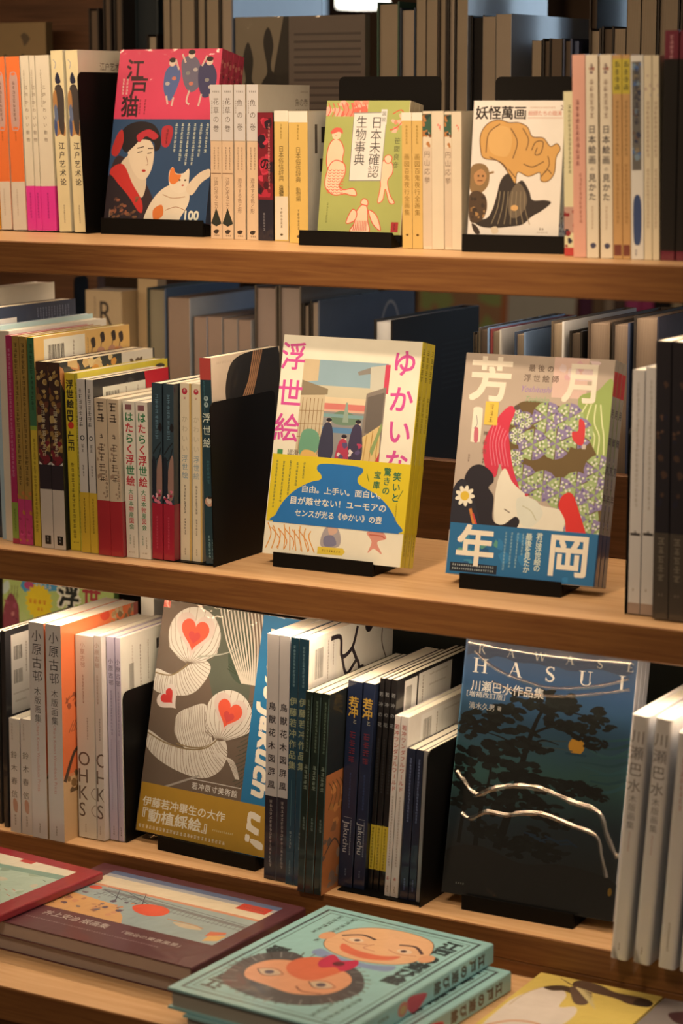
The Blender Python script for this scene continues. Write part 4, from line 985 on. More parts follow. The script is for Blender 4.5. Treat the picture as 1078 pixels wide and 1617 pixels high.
# ------------------------------------------------------------------ middle shelf, white cover with the yellow band
PKT = '#d2508c'
def c_yuk(a):
    # plain street scene in the panel
    a.rect(.165, .105, .775, .60, '#8e8a80'); a.rect(.165, .105, .775, .22, '#90a8a8'); a.rect(.165, .22, .775, .27, '#c8bc98'); a.rect(.165, .27, .775, .30, '#dcc498'); a.rect(.165, .298, .775, .325, '#d07868'); a.rect(.165, .325, .775, .335, '#d8a888')
    a.blob([(.40, .36), (.46, .33), (.55, .34), (.62, .37), (.56, .39), (.44, .39)], '#6c8468'); a.rect(.33, .405, .68, .43, '#5a84a0'); a.rect(.33, .345, .68, .36, '#7c9c94')
    a.poly([(.50, .29), (.512, .29), (.53, .38), (.485, .38)], '#90a088')
    a.poly([(.165, .105), (.28, .105), (.28, .20), (.165, .21)], '#ccb488'); a.poly([(.165, .20), (.36, .235), (.36, .26), (.165, .28)], '#8a7a5c'); a.poly([(.165, .27), (.345, .262), (.345, .55), (.165, .60)], '#c8b48c')
    for i in range(6): a.line([(.185 + i * .028, .28), (.185 + i * .028, .54)], .7, '#8c6c44', False)
    for i in range(3): a.line([(.165, .34 + i * .06), (.345, .335 + i * .06)], .6, '#8c6c44', False)
    a.blob([(.20, .44), (.27, .42), (.33, .45), (.32, .52), (.2, .54)], '#6c9c78'); a.blob([(.22, .52), (.32, .53), (.34, .59), (.2, .6)], '#dcae60')
    a.poly([(.56, .15), (.66, .125), (.66, .155), (.57, .165)], '#8c8474'); a.poly([(.65, .125), (.775, .11), (.775, .24), (.66, .225)], '#c8c0a4'); a.rect(.755, .11, .79, .24, '#cc4456')
    a.poly([(.64, .245), (.775, .21), (.775, .60), (.63, .43)], '#857868'); a.poly([(.65, .26), (.765, .235), (.765, .42), (.65, .42)], '#6a6054')
    a.poly([(.62, .45), (.76, .38), (.775, .60), (.60, .60)], '#d8b878')
    for i in range(4): a.line([(.63 + i * .04, .45 - i * .02), (.61 + i * .045, .6)], 1, '#b08848', False)
    a.poly([(.70, .50), (.765, .37), (.775, .39), (.72, .52)], '#8c9c60'); a.poly([(.72, .60), (.77, .5), (.775, .60)], '#c03c44')
    for u, v, c in ((.38, .40, '#3a3a4a'), (.59, .40, '#40384c'), (.50, .47, '#b03c50')):
        a.ell(u + .01, v - .015, .018, .018, '#dcc0a0'); a.ell(u + .01, v - .027, .02, .013, '#26222a'); a.blob([(u - .025, v), (u + .035, v), (u + .055, v + .14), (u - .045, v + .14)], c)
    a.blotch(.46, .47, .68, .6, ['#c8a8b0', '#b03c58', '#5a4c6c', '#d8c8b8'], 20, 5, .03)
    for i, ch in enumerate('浮世絵'): a.glyph(ch, *a.X((.085, .085, .085)[i], (.098, .268, .425)[i]), 29, PKT, .012)
    for i, ch in enumerate('ゆかいな'): a.glyph(ch, *a.X((.885, .885, .895, .895)[i], (.10, .262, .405, .545)[i]), 27, PKT, .016)
    a.rect(.035, .522, .075, .545, '#4a8a50'); a.T('諷滑', .11, .533, 6.4, '#3a3630')
    # lower drawings, plain line work
    for i in range(9): a.line([(.02 + .04 * i, .86 + .01 * (i % 3)), (.05 + .035 * i, .91), (.02 + .045 * i, .975)], 1.3, '#dc9a4a')
    for i in range(5): a.line([(.05 + .05 * i, .88), (.12 + .05 * i, .93), (.1 + .06 * i, .97)], 1.0, '#d88838')
    a.blob([(.44, .86), (.52, .85), (.56, .9), (.54, .94), (.42, .94)], '#a89c94'); a.blob([(.46, .85), (.5, .84), (.53, .87), (.48, .89)], '#d0a88c'); a.blob([(.44, .9), (.5, .89), (.53, .93), (.45, .94)], '#7c7888')
    a.blob([(.74, .86), (.84, .85), (.88, .88), (.82, .90), (.86, .95), (.80, .93), (.76, .95), (.78, .9)], '#d89078'); a.line([(.76, .87), (.84, .87), (.87, .88)], 1, '#b0503c')
    a.poly([(.40, .945), (.58, .942), (.60, .958), (.58, .975), (.40, .978)], '#e0c040'); a.tiny(.43, .96, .57, 2.6, '#6a5420', 3, True)
def d_yuk(a):     # the band
    BL = '#2670a8'
    a.blob([(.36, .575), (.34, .60), (.375, .625), (.37, .645), (.30, .66), (.20, .70), (.12, .755), (.07, .82), (.06, .85), (.5, .852), (.96, .85), (.94, .80), (.87, .735), (.78, .69), (.68, .66), (.645, .645), (.64, .62), (.67, .595), (.65, .575), (.5, .57)], BL)
    a.poly([(.06, .835), (.955, .835), (.965, .8535), (.055, .8535)], BL)
    W = '#ece2c4'
    a.T('自由。上手い。面白い。', .53, .693, 7.3, W, 'c', bold=.012, width=92); a.T('目が離せない！ユーモアの', .515, .748, 8.2, W, 'c', bold=.012, width=112); a.T('センスが光る《ゆかい》の壺', .525, .803, 7.6, W, 'c', bold=.012, width=102)
    for i, (tx, v0, v1) in enumerate((('笑いと', .58, .72), ('驚きの', .565, .69), ('宝庫', .58, .67))):
        a.V(tx, (.915, .845, .775)[i], v0, v1, '#2a6a48', mm=9.0 - i * .6, bold=.02)
    a.line([(.70, .60), (.72, .635)], .8, '#4a6a2c', False); a.line([(.965, .66), (.935, .70)], .8, '#4a6a2c', False)
    for i, u in enumerate((.045, .095, .145, .195, .245)): a.tiny(u, .57 + .004 * (i % 2), (.80, .77, .74, .69, .65)[i], 3.4, '#4c6a44', i)
    a.tiny(.93, .72, .81, 2.2, '#8a7a20', 3)
def s_yuk(a):
    a.tiny(.5, .03, .2, 6.4, '#7a7020', 4); a.tiny(.5, .24, .42, 5, '#8a7c20', 3)
    a.tiny(.5, .86, .96, 4, '#8a7c20', 5)
XK, YK, PHK, LK, HK, WK, TK = -.1375, .0712, 1.6, 12.3, .2314, .1632, .0090
M0 = face_pose(XK, YK, Z2 + .012, PHK, LK, WK)
GK = 'copies of the yellow-banded white cover'
b0 = book('front copy of the white cover with pink title and blue jar band', TK, WK, HK, M0, '#d8c030', front='#ebe0c6', back='#d8c030', fin='film', art={'front': c_yuk, 'spine': s_yuk},
          band=(.0345, .1055, '#dcc028'), bandart={'front': d_yuk}, group=GK)
for k, lab in enumerate(('second copy behind the pink-titled white cover', 'hindmost copy behind the pink-titled white cover')):
    copy_book(b0, lab, M0 @ Matrix.Translation(((k + 1) * (TK + .0011), 0, 0)))
stand('black display stand under the pink-titled white cover', XK, YK, Z2, PHK, LK, WK, 3 * (TK + .0011), .10, .82, plate=(.15, .75, .15), lip=.006)

# ------------------------------------------------------------------ middle shelf, grey cover with the blue band
def c_yos(a):
    BR = '#6a5430'
    a.rect(.60, .0, .83, .18, '#dcb8a0'); a.blotch(.62, .01, .95, .10, ['#e0c4b4', '#d8a8a0', '#cbb49c'], 9, 5, .06)
    a.blob([(.78, .18), (.90, .14), (1, .10), (1, .46), (.92, .42), (.84, .32)], '#98a858')
    for i in range(4): a.line([(.84 + .03 * i, .2), (.80 + .05 * i, .28), (.88 + .03 * i, .34), (.86 + .04 * i, .42)], 1.4, '#dcdc9c')
    # kimono: brown ground with a purple and green lattice
    a.blob([(.36, .24), (.50, .20), (.72, .23), (.80, .28), (.86, .34), (.95, .44), (1, .52), (1, .80), (.84, .80), (.76, .70), (.62, .62), (.48, .62), (.38, .56), (.34, .44)], BR)
    def tile(cu, cv, r):
        for k in range(6):
            a0 = math.pi / 3 * k; pts = [(cu, cv)]
            for q in (a0 - .48, a0, a0 + .48): pts.append((cu + r * math.cos(q), cv + r * math.sin(q) * a.W / a.H))
            a.poly(pts, ('#a0b070', '#8c7c98')[k % 2])
            for j in range(4):
                q = a0 + (j - 1.5) * .2; rr = r * (.45 + .14 * j)
                a.ell(cu + rr * math.cos(q), cv + rr * math.sin(q) * a.W / a.H, .0085, .0085, ('#d8d4b0', '#6a5c80')[j % 2], 0, 6)
                a.ell(cu + rr * .8 * math.cos(a0 - q + a0), cv + rr * .8 * math.sin(a0 - q + a0) * a.W / a.H, .008, .008, ('#7c8c54', '#dcd8c0')[j % 2], 0, 6)
    for u, v in ((.44, .29), (.585, .27), (.73, .27), (.66, .385), (.51, .395), (.82, .57), (.95, .60), (.89, .70), (.60, .575), (.715, .60), (.82, .665), (.40, .36), (.96, .49), (.83, .765), (.95, .775), (.40, .46), (.46, .555), (.80, .33), (.37, .275)): tile(u, v, .10 if u > .45 else .058)
    a.blob([(.33, .23), (.26, .28), (.19, .37), (.18, .45), (.22, .53), (.28, .55), (.30, .49), (.34, .55), (.42, .62), (.47, .63), (.40, .52), (.36, .42), (.34, .33), (.37, .25)], '#d03448')
    for i in range(6): a.line([(.24 + .02 * i, .30 + .01 * i), (.22 + .02 * i, .40), (.25 + .022 * i, .50)], .7, '#e8808c')
    a.ell(.38, .235, .02, .018, '#5a4a3c'); a.blob([(.80, .27), (.84, .29), (.84, .38), (.78, .37), (.76, .33), (.80, .32)], '#d03a3c'); a.rect(.835, .38, .86, .40, '#c8b8a0')
    # face, ornament, sleeve
    a.blob([(.29, .66), (.30, .56), (.34, .51), (.40, .57), (.50, .62), (.60, .66), (.74, .68), (.76, .76), (.60, .80), (.40, .80), (.31, .76)], '#e8dcc4')
    a.blob([(.44, .64), (.56, .64), (.62, .70), (.55, .76), (.47, .74)], '#dcd8bc'); a.line([(.48, .67), (.54, .69), (.58, .73)], .8, '#b8b48c')
    a.line([(.36, .69), (.40, .705)], 1.0, '#5a4c48'); a.line([(.40, .74), (.45, .75)], .8, '#5a4c48'); a.ell(.50, .62, .012, .01, '#c03c48'); a.ell(.66, .75, .02, .014, '#d8485c')
    a.blob([(.74, .61), (.80, .60), (.86, .68), (.92, .80), (.80, .81), (.77, .72), (.72, .66)], '#d8302c'); a.blob([(.64, .74), (.74, .70), (.76, .80), (.64, .80)], '#e8dcc4')
    a.blob([(.07, .58), (.10, .52), (.17, .50), (.25, .53), (.27, .57), (.24, .60), (.28, .64), (.29, .74), (.36, .76), (.44, .72), (.47, .75), (.40, .80), (.20, .80), (.16, .70), (.12, .64)], '#1d1c26')
    a.blob([(.0, .72), (.0, .62), (.06, .57), (.14, .64), (.2, .8), (.0, .8)], '#22242e')
    for k in range(9):
        q = 2 * math.pi * k / 9; a.ell(.085 + .042 * math.cos(q), .645 + .042 * math.sin(q) * a.W / a.H, .026, .014, '#ece4cc', -math.degrees(q))
    a.ell(.085, .645, .03, .03, '#e0b83c'); a.line([(.13, .70), (.18, .80)], 3, '#d08038', False); a.line([(.15, .72), (.2, .8)], 2, '#c8443c', False)
    a.rect(.165, .215, .255, .32, '#e0bc48'); a.tiny(.21, .225, .31, 6, '#b8913c', 3)
    a.blob([(.085, .27), (.09, .245), (.14, .245), (.15, .27), (.15, .385), (.14, .40), (.09, .40), (.085, .385)], '#ece2d0'); a.line([(.11, .28), (.12, .32), (.10, .34)], .8, '#9a948c'); a.blob([(.105, .34), (.13, .34), (.135, .395), (.11, .398)], '#c86870')
    a.V('神谷浩', .185, .34, .46, '#6a5444', mm=5); a.tiny(.185, .47, .50, 2.6, '#6a5444', 1); a.tiny(.085, .455, .5, 2.6, '#6a5444', 2)
    W = '#f0e6d2'
    a.glyph('芳', *a.X(.185, .118), 44, W, .022); a.glyph('月', *a.X(.80, .112), 40, W, .022)
    for i, ch in enumerate('最後の'): a.glyph(ch, *a.X(.455 + i * .062, .055), 7, '#5c4a3c', .01)
    for i, ch in enumerate('浮世絵師'): a.glyph(ch, *a.X(.43 + i * .062, .10), 7.2, '#5c4a3c', .01)
    a.T('Yoshitoshi', .50, .148, 8.5, '#9a78a8', 'c', shear=.4, sx=.85); a.T('Tsukioka', .51, .192, 8, '#94b07c', 'c', shear=.4, sx=.85)
def d_yos(a):
    W = '#f0e6d2'
    a.blotch(.02, .80, .34, .97, ['#2a6a90', '#40889c', '#1f5478', '#58947c'], 14, 3, .05); a.blotch(.34, .79, .98, .99, ['#1e5c88', '#2c78a0'], 8, 4, .06)
    a.rect(.03, .945, .35, .985, '#16222e')
    a.tiny(.045, .955, .33, 2.2, '#c8ccc8', 3, True); a.tiny(.045, .972, .34, 2.2, '#c8ccc8', 4, True)
    for i, tx in enumerate(('君は浮世絵の', '最後を見たか')): a.V(tx, (.615, .545)[i], (.785, .79)[i], (.955, .965)[i], '#dce0d4', mm=6.8, bold=.012)
    for i, u in enumerate((.39, .43, .47, .505)): a.tiny(u, .79, (.965, .95, .96, .9)[i], 3, '#9fc0c8', i)
    a.glyph('岡', *a.X(.815, .875), 42, W, .022); a.glyph('年', *a.X(.19, .868), 40, W, .022)
def s_yos(a):
    a.rect(.0, .05, 1, .16, '#c83c34'); a.tiny(.5, .06, .15, 3, '#8a2024', 3)
    for i, ch in enumerate('月岡芳年'): a.glyph(ch, *a.X(.5, .235 + i * .125), 8.6, '#3a3430', .015)
    a.tiny(.5, .7, .76, 3, '#6a5c4c', 3)
XO, YO, PHO, LO, HO, WO, TO = .0781, .0728, 4.5, 13.5, .2242, .1580, .0112
M0 = face_pose(XO, YO, Z2 + .012, PHO, LO, WO)
GOo = 'copies of the grey cover with the blue band'
b0 = book('front copy of the grey cover with purple kimono and blue band', TO, WO, HO, M0, '#a8987c', front='#b9a48a', back='#a8987c', fin='film', art={'front': c_yos, 'spine': s_yos},
          band=(.0006, .0520, '#22688e', '#1b4364'), bandart={'front': d_yos}, group=GOo)
for k, lab in enumerate(('second copy behind the purple kimono cover', 'hindmost copy behind the purple kimono cover')):
    copy_book(b0, lab, M0 @ Matrix.Translation(((k + 1) * (TO + .0011), 0, 0)))
stand('black display stand under the purple kimono cover', XO, YO, Z2, PHO, LO, WO, 3 * (TO + .0011), .12, .80, plate=(.15, .8, .14), lip=.008)

# ------------------------------------------------------------------ middle shelf, right block
GW = 'spines at the right of the middle shelf'
kw = dict(fin='film', group=GW)
bookend('black bookend touching the white spines at the right of the middle shelf', .2880, .040, z, .10, .178, 0, .06, side=1)
def s_wh(a): a.tiny(.5, .05, .58, 4.4, '#b8ac98', 3); a.rect(.1, .665, .9, .676, '#3a3430'); a.tiny(.5, .655, .69, 4, '#3a3430', 2); a.tiny(.3, .9, .7, 3, '#8a7c68', 4, True); a.rect(0, .955, 1, 1, '#a88c74')
for lab, X, h in (('white spine with a dark mark beside the thin bookend', .2906, .2323), ('white spine with a dark mark against the tall dark pair', .3036, .2354)):
    book(lab, .0122, .13, h, spine_pose(X, .0395, z + .0012, 0), '#d8ccb8', art={'spine': s_wh}, pages='#e8dab8', **kw)
def s_dk(a):
    a.blotch(.1, .12, .9, .6, ['#2a2630', '#4a3428', '#1c1c28', '#5a4030'], 14, 5, .3); a.rect(0, .685, 1, 1, '#4a4034'); a.tiny(.5, .70, .88, 8, '#8c7e66', 4); a.tiny(.3, .91, .8, 3, '#8a7c64', 3, True)
for lab, X in (('tall dark spine with a grey-brown foot, left of two', .3204), ('tall dark spine with a grey-brown foot at the right picture edge', .3363)):
    book(lab, .0150, .16, .2616, spine_pose(X, .0295, z + .0012, -.7), '#1e1b20', back='#1a181c', art={'spine': s_dk}, pages='#ecdcc0', **kw)

# ------------------------------------------------------------------ lower shelf, left block
GL3 = 'spines at the left of the lower shelf'
z = Z3
kw = dict(fin='film', group=GL3)
def c_mag(a):
    a.blotch(0, 0, 1, .6, ['#a8b860', '#b8c474', '#98b068'], 20, 3, .08)
    a.poly([(.18, .07), (.50, .055), (.49, .10), (.2, .125), (.16, .10)], '#4a98b8'); a.tiny(.29, .085, .48, 6, '#e8e0d0', 2, True); a.ell(.24, .09, .045, .03, '#b84a70')
    pts = []
    for i in range(36):
        q = 2 * math.pi * i / 36; r = 1.0 if i % 2 else .82
        pts.append((.33 + .13 * r * math.cos(q), .165 + .13 * .70 * r * math.sin(q)))
    a.poly(pts, '#e8c828')
    a.tiny(.235, .165, .43, 6.4, '#d05028', 4, True); a.tiny(.31, .20, .38, 5, '#d05028', 6, True)
    for dx, dy in ((-1, 0), (1, 0), (0, -1), (0, 1)): a.glyph('浮', a.X(.60, .115)[0] + dx * .002, a.X(.60, .115)[1] + dy * .002, 30, '#e8e4d4', .06)
    a.glyph('浮', *a.X(.60, .115), 30, '#1e2420', .03)
    a.glyph('世', *a.X(.80, .105), 26, '#a83a3c', .03)
    a.blob([(.02, .19), (.07, .14), (.12, .17), (.15, .24), (.14, .5), (.0, .5), (.0, .26)], '#8c4048'); a.blotch(.01, .17, .15, .36, ['#c07870', '#6a2c38', '#a0505a'], 14, 4, .03)
    for k in range(4): a.line([(.05 + .025 * k, .18), (.06 + .025 * k, .10)], .7, '#5a2c30', False)
    a.blob([(.0, .10), (.05, .08), (.06, .12), (.0, .15)], '#c8d4c8')
book('lime green magazine cover with a yellow starburst at the left end of the lower shelf', .010, .165, .250, face_pose(-.597, .205, z + .0008, 0, 2, .165), '#8aa858', front='#b4c46c', fin='gloss', art={'front': c_mag}, group=GL3, name='magazine')
def b_bb(a):
    a.rect(.07, .03, .32, .43, '#e0d0b4'); a.barcode(.10, .09, .20, .16, seed=3); a.barcode(.10, .21, .20, .28, seed=6); a.tiny(.25, .08, .24, 3.0, '#3c342c', 3); a.tiny(.09, .33, .28, 2.4, '#6a6054', 4, True); a.tiny(.11, .37, .26, 2.4, '#6a6054', 5, True)
def s_bb(a): a.tiny(.5, .05, .3, 5, '#7c6c5c', 3); a.tiny(.5, .33, .55, 3.4, '#9a8874', 4); a.rect(.1, .60, .9, .645, '#5a3c30'); a.tiny(.5, .90, .95, 2.4, '#8a7864', 5)
book('tall black spine at the left edge of the lower shelf', .0110, .150, .2210, spine_pose(-.4640, .0190, z, .5), '#1c1a1a', back='#1e1c1c', art={'spine': lambda a: a.tiny(.5, .06, .3, 5, '#8a8478', 3)}, pages='#e6d8b8', **kw)
bk = book('black back cover with a white barcode label beside the white titled pair', .0060, .150, .2260, spine_pose(-.4435, .0115, z, .5), '#232020', back='#2a2726', art={'back': b_bb}, pages='#e6d8b8', **kw)
book('grey-white spine with a dark mark low down, left edge of the lower shelf', .0082, .018, .2100, spine_pose(-.4522, .0224, z, .5), '#cdb69c', art={'spine': s_bb}, **kw)
def s_sh(a):
    a.V('鈴木春信', .45, .26, .72, '#4c4038', mm=8.2); a.tiny(.3, .04, .2, 3, '#a89888', 3); a.blob([(.3, .72), (.5, .70), (.72, .74), (.66, .82), (.36, .80)], '#c08a6c'); a.tiny(.5, .84, .96, 3, '#6a5c50', 4)
for lab, X, h in (('short white pocket spine with an orange figure, left of two', -.4279, .1307), ('short white pocket spine with an orange figure against the tall titled pair', -.4119, .1322)):
    book(lab, .0146, .040, h, spine_pose(X, .003, z, .6), '#ddcbb4', art={'spine': s_sh}, pages='#ecdcb8', **kw)
def s_ko(a):
    for i, ch in enumerate('小原古邨'): a.glyph(ch, *a.X(.52, .06 + i * .062), 13, '#3c3a40', .0)
    for i, ch in enumerate('木版画集'): a.glyph(ch, *a.X(.52, .315 + i * .042), 9, '#4a464a', .0)
    a.T('Ohara Koson Woodblock Prints', .5, .62, 5, '#c88a80', 'c', rot=-90, width=78); a.tiny(.5, .93, .98, 2.6, '#5a524c', 4)
def b_ko(a):
    OR = '#e8743c'
    a.rect(0, 0, 1, .70, OR); a.rect(0, .7, 1, 1, '#dcb078'); a.rect(0, .69, 1, .705, '#e0905c')
    a.blob([(.55, .18), (.62, .10), (.74, .10), (.78, .16), (.72, .26), (.60, .27)], '#2c3428'); a.blob([(.3, .12), (.37, .14), (.36, .26), (.28, .22)], '#34402c')
    a.line([(.02, .72), (.14, .60), (.26, .56), (.40, .40), (.7, .3)], 6, '#4a3424', True, taper=True)
    for i in range(9):
        a.line([(.04 + .03 * i, .36 - .01 * (i % 3)), (.10 + .04 * i, .33)], 1, '#8a4828'); a.line([(.08 + .03 * i, .50), (.14 + .03 * i, .45)], 1, '#6a3c24')
    a.blotch(.05, .32, .5, .42, ['#b8542c', '#9a4a2c'], 10, 4, .04); a.blotch(.04, .66, .3, .78, ['#8a6434', '#6a5030'], 10, 5, .05)
    a.blotch(.62, .0, .98, .09, ['#b89058', '#c8a878', '#8a6a44'], 24, 7, .04); a.blob([(.5, .01), (.6, .0), (.62, .03), (.55, .04)], '#e0482c'); a.rect(.94, 0, 1, 1, '#a03828')
k0 = book('thick white spine with a tall black title, left of the twin pair', .0208, .145, .2440, spine_pose(-.3948, .0002, z, .2), '#ddcfbe', back='#e8743c', art={'spine': s_ko, 'back': b_ko}, pages='#efe2c4', **kw)
copy_book(k0, 'thick white spine with a tall black title and orange bird cover', spine_pose(-.3719, .0002, z, .2, .02))
bw = book('tall white book half hidden behind the orange bird cover', .018, .075, .2520, spine_pose(-.3505, .150, z, .2), '#e4d8c0', back='#e0d4bc', pages='#efe2c4', **kw)
def s_oh(a):
    BN = '#6a5444'
    a.V('小原古邨', .4, .03, .16, '#b08a74', mm=6); a.tiny(.4, .19, .34, 3.4, '#b09078', 3); a.tiny(.6, .40, .52, 2.6, '#6a6058', 4)
    for k, (tx, v) in enumerate((('O', .605), ('H', .69), ('K', .775), ('S', .86))): a.T(tx, .06, v, 21, BN, 'l', bold=-.012, sx=.92)
    a.tiny(.4, .93, .975, 2.4, '#8a7a6a', 6)
def s_oh1(a):
    s_oh(a); BN = '#6a5444'
    q = a.X(1.0, .775)
    for v in (.775, .86):       # the next letter runs over the spine's edge
        pts = [(1.0 - .02, v - .028), (.86, v - .022), (.74, v), (.86, v + .022), (.98, v + .028)]
        a.line(pts, .7, BN)
book('wide cream spine with large thin letters, left of two', .0242, .120, .2288, spine_pose(-.3491, .024, z + .0012, 0), '#e0d0b4', art={'spine': s_oh1}, pages='#ecdcb8', **kw)
def b_wt(a):
    a.tiny(.2, .05, .36, 3.2, '#b0a490', 3); a.barcode(.14, .14, .22, .30, seed=4); a.tiny(.33, .06, .28, 3.4, '#4a4238', 4); a.rect(.6, .06, .64, .11, '#3a342c'); a.tiny(.46, .05, .25, 2.6, '#7a7064', 5)
book('cream spine with large thin letters beside the lilac pair', .0102, .120, .2305, spine_pose(-.3239, .024, z + .0012, -.1), '#dccab2', art={'spine': s_oh}, pages='#ecdcb8', **kw)
def s_li(a): a.V('小原古邨', .5, .10, .24, '#54465c', mm=6.2); a.tiny(.5, .26, .48, 3.6, '#8a7c92', 3); a.tiny(.4, .5, .85, 2.4, '#9a8c9c', 4); a.tiny(.5, .93, .98, 2.4, '#54485a', 5)
book('thin lilac spine, left of two on the lower shelf', .0105, .115, .2292, spine_pose(-.3124, .032, z + .0012, -.2), '#c2b0b4', art={'spine': s_li}, pages='#e4d4b8', **kw)
book('thin lilac spine with a white label cover beside the bookend', .0068, .115, .2292, spine_pose(-.3010, .032, z + .0012, -.2), '#c2b0b4', back='#e6dac2', art={'spine': s_li, 'back': b_wt}, pages='#e4d4b8', **kw)
bookend('black bookend left of the feather cover on the lower shelf', -.2926, .034, z, .105, .170, -.2, .055)

# clear shrink wrap
film = bpy.data.materials.new('clear_wrap'); film.use_nodes = True
nt = film.node_tree; nt.nodes.remove(nt.nodes['Principled BSDF'])
tr = nt.nodes.new('ShaderNodeBsdfTransparent'); gl = nt.nodes.new('ShaderNodeBsdfGlossy'); gl.inputs['Roughness'].default_value = .13
fr = nt.nodes.new('ShaderNodeFresnel'); fr.inputs['IOR'].default_value = 1.5
mx = nt.nodes.new('ShaderNodeMixShader'); nt.links.new(fr.outputs[0], mx.inputs[0]); nt.links.new(tr.outputs[0], mx.inputs[1]); nt.links.new(gl.outputs[0], mx.inputs[2])
nt.links.new(mx.outputs[0], nt.nodes['Material Output'].inputs[0])
FILM = film
crease = film.copy(); crease.name = 'creased_clear_wrap'      # film folded over on itself mirrors more light
cn = crease.node_tree
for l in list(cn.links):
    if l.to_node.type == 'MIX_SHADER' and l.to_socket == l.to_node.inputs[0]: cn.links.remove(l)
for q in cn.nodes:
    if q.type == 'MIX_SHADER': q.inputs[0].default_value = .30
    if q.type == 'BSDF_GLOSSY': q.inputs['Roughness'].default_value = .26
# ------------------------------------------------------------------ lower shelf, feather cover with the gold band
FW = '#d8cab0'
def heart(a, cu, cv, s, c, rot=0):
    pts = []
    for i in range(40):
        t = 2 * math.pi * i / 40
        x = 16 * math.sin(t) ** 3 / 17; y = (13 * math.cos(t) - 5 * math.cos(2 * t) - 2 * math.cos(3 * t) - math.cos(4 * t)) / 17
        q = R(rot); pts.append((cu + s * (x * math.cos(q) - y * math.sin(q)), cv - s * (x * math.sin(q) + y * math.cos(q)) * a.W / a.H))
    a.poly(pts, c)
def c_jak(a):
    a.blob([(.30, .0), (.62, .0), (.70, .3), (.66, .5), (.5, .44), (.38, .26)], '#5a5c4a')
    a.blob([(.52, .12), (.62, .08), (.70, .16), (.66, .3), (.54, .26)], '#46503e')
    for k in range(26):
        q = R(200 + k * 5.5); a.line([(.68, .29), (.68 + .17 * math.cos(q), .29 + .17 * math.sin(q) * .72)], .9, '#39422f', False)
    for k in range(30):
        v = .36 + k * .012; a.line([(.745, v), (.66 + .02 * (k % 3), v + .03)], .8, '#4a4c3a', False)
    for k in range(13): a.line([(.42 + .025 * k, .0), (.50 + .022 * k, .14), (.64 + .01 * k, .30)], 1.9, '#cdbea2')
    BG = '#73604c'
    def vane(outline, quill, n, tip):
        """a plume: pale shape combed by fine dark gaps from the quill outward"""
        a.blob(outline, FW)
        q = crom(quill, False, 12); m = len(q)
        for k in range(n):
            x, y = q[int(k / n * (m - 1))]; t = k / (n - 1)
            ex, ey = crom(tip, False, 12)[int(t * (len(tip) - 1) * 12)]
            mx_, my_ = (x + ex) / 2 - .012, (y + ey) / 2 + .004
            a.line([(x, y), (mx_, my_), (ex, ey)], .55, BG)
        a.line(quill, 1.5, '#8a744e')
    vane([(.0, .30), (.13, .31), (.24, .26), (.29, .215), (.40, .25), (.36, .33), (.27, .385), (.12, .40), (.0, .385)],
         [(.0, .315), (.12, .315), (.22, .265), (.27, .21)], 24, [(.0, .395), (.10, .405), (.24, .395), (.35, .34), (.405, .25)])
    vane([(.20, .555), (.20, .48), (.28, .44), (.40, .415), (.44, .50), (.48, .57), (.38, .61), (.28, .61)],
         [(.22, .60), (.32, .605), (.42, .595), (.48, .57)], 20, [(.19, .50), (.24, .45), (.32, .425), (.42, .42)])
    vane([(.0, .565), (.14, .60), (.30, .615), (.44, .59), (.54, .53), (.60, .60), (.56, .68), (.44, .725), (.26, .715), (.10, .68), (.0, .63)],
         [(.0, .575), (.14, .605), (.30, .615), (.44, .595), (.53, .54)], 34, [(.0, .66), (.10, .70), (.26, .735), (.44, .735), (.58, .68), (.62, .60)])
    for cu, cv, s, rot, base in ((.255, .125, .112, -4, (.24, .255)), (.575, .435, .098, -14, (.53, .555))):
        rim = []
        for k in range(15):
            q = R(215 - 250 * k / 14); rim.append((cu + s * 1.72 * math.cos(q), cv + .01 - s * 1.55 * math.sin(q) * a.W / a.H))
        a.blob([base] + rim, FW)
        for k in range(1, 14):
            ex, ey = rim[k]; a.line([base, ((base[0] + ex) / 2 + (ex - cu) * .28, (base[1] + ey) / 2 + .012), (ex, ey)], .55, BG)
        heart(a, cu, cv - .008, s * 1.36, '#d4bca6', rot); heart(a, cu, cv - .004, s * .98, '#e0583c', rot)
        heart(a, cu, cv + .014, s * .42, '#c84840', rot)
    heart(a, .12, .415, .088, '#d8c4ae', 50); heart(a, .115, .41, .054, '#c83c34', 50)
    for k in range(5): a.line([(.50, .60 + .006 * k), (.60 + .01 * k, .625), (.68 + .006 * k, .70)], .9, FW)
    a.line([(.15, .80), (.28, .76), (.42, .715)], 2.2, '#a89c88'); a.line([(.30, .22), (.48, .19), (.60, .15)], 2.2, '#a8a48c', True, taper=True)
    a.rect(.0, .0, .05, .03, '#d86a54')
    a.poly([(.735, 0), (1, 0), (1, 1), (.735, 1)], '#256f92')
    a.line([(.36, .735), (.725, .735)], .8, '#d8ccb4', False); a.line([(.36, .79), (.725, .79)], .8, '#d8ccb4', False)
    for i, ch in enumerate('若冲原寸美術館'): a.glyph(ch, *a.X(.395 + i * .048, .763), 7.6, '#dcd0b8', .01)
    a.T('100% Jakuch', .868, .405, 30, '#efe6d4', 'c', rot=-90, bold=.035, shear=.22, width=178)
def d_jak(a):
    W = '#ece2c8'
    a.T('伊藤若冲畢生の大作', .335, .868, 10.6, W, 'c', bold=.014, width=112); a.T('『動植綵絵』', .28, .925, 14, W, 'c', bold=.02, width=88)
    a.tiny(.02, .975, .68, 4.4, W, 3, True); a.tiny(.56, .93, .72, 2.4, '#d8c890', 5, True)
    a.T('u!', .868, .895, 30, '#efe6d4', 'c', rot=-90, bold=.035, shear=.22, width=36)
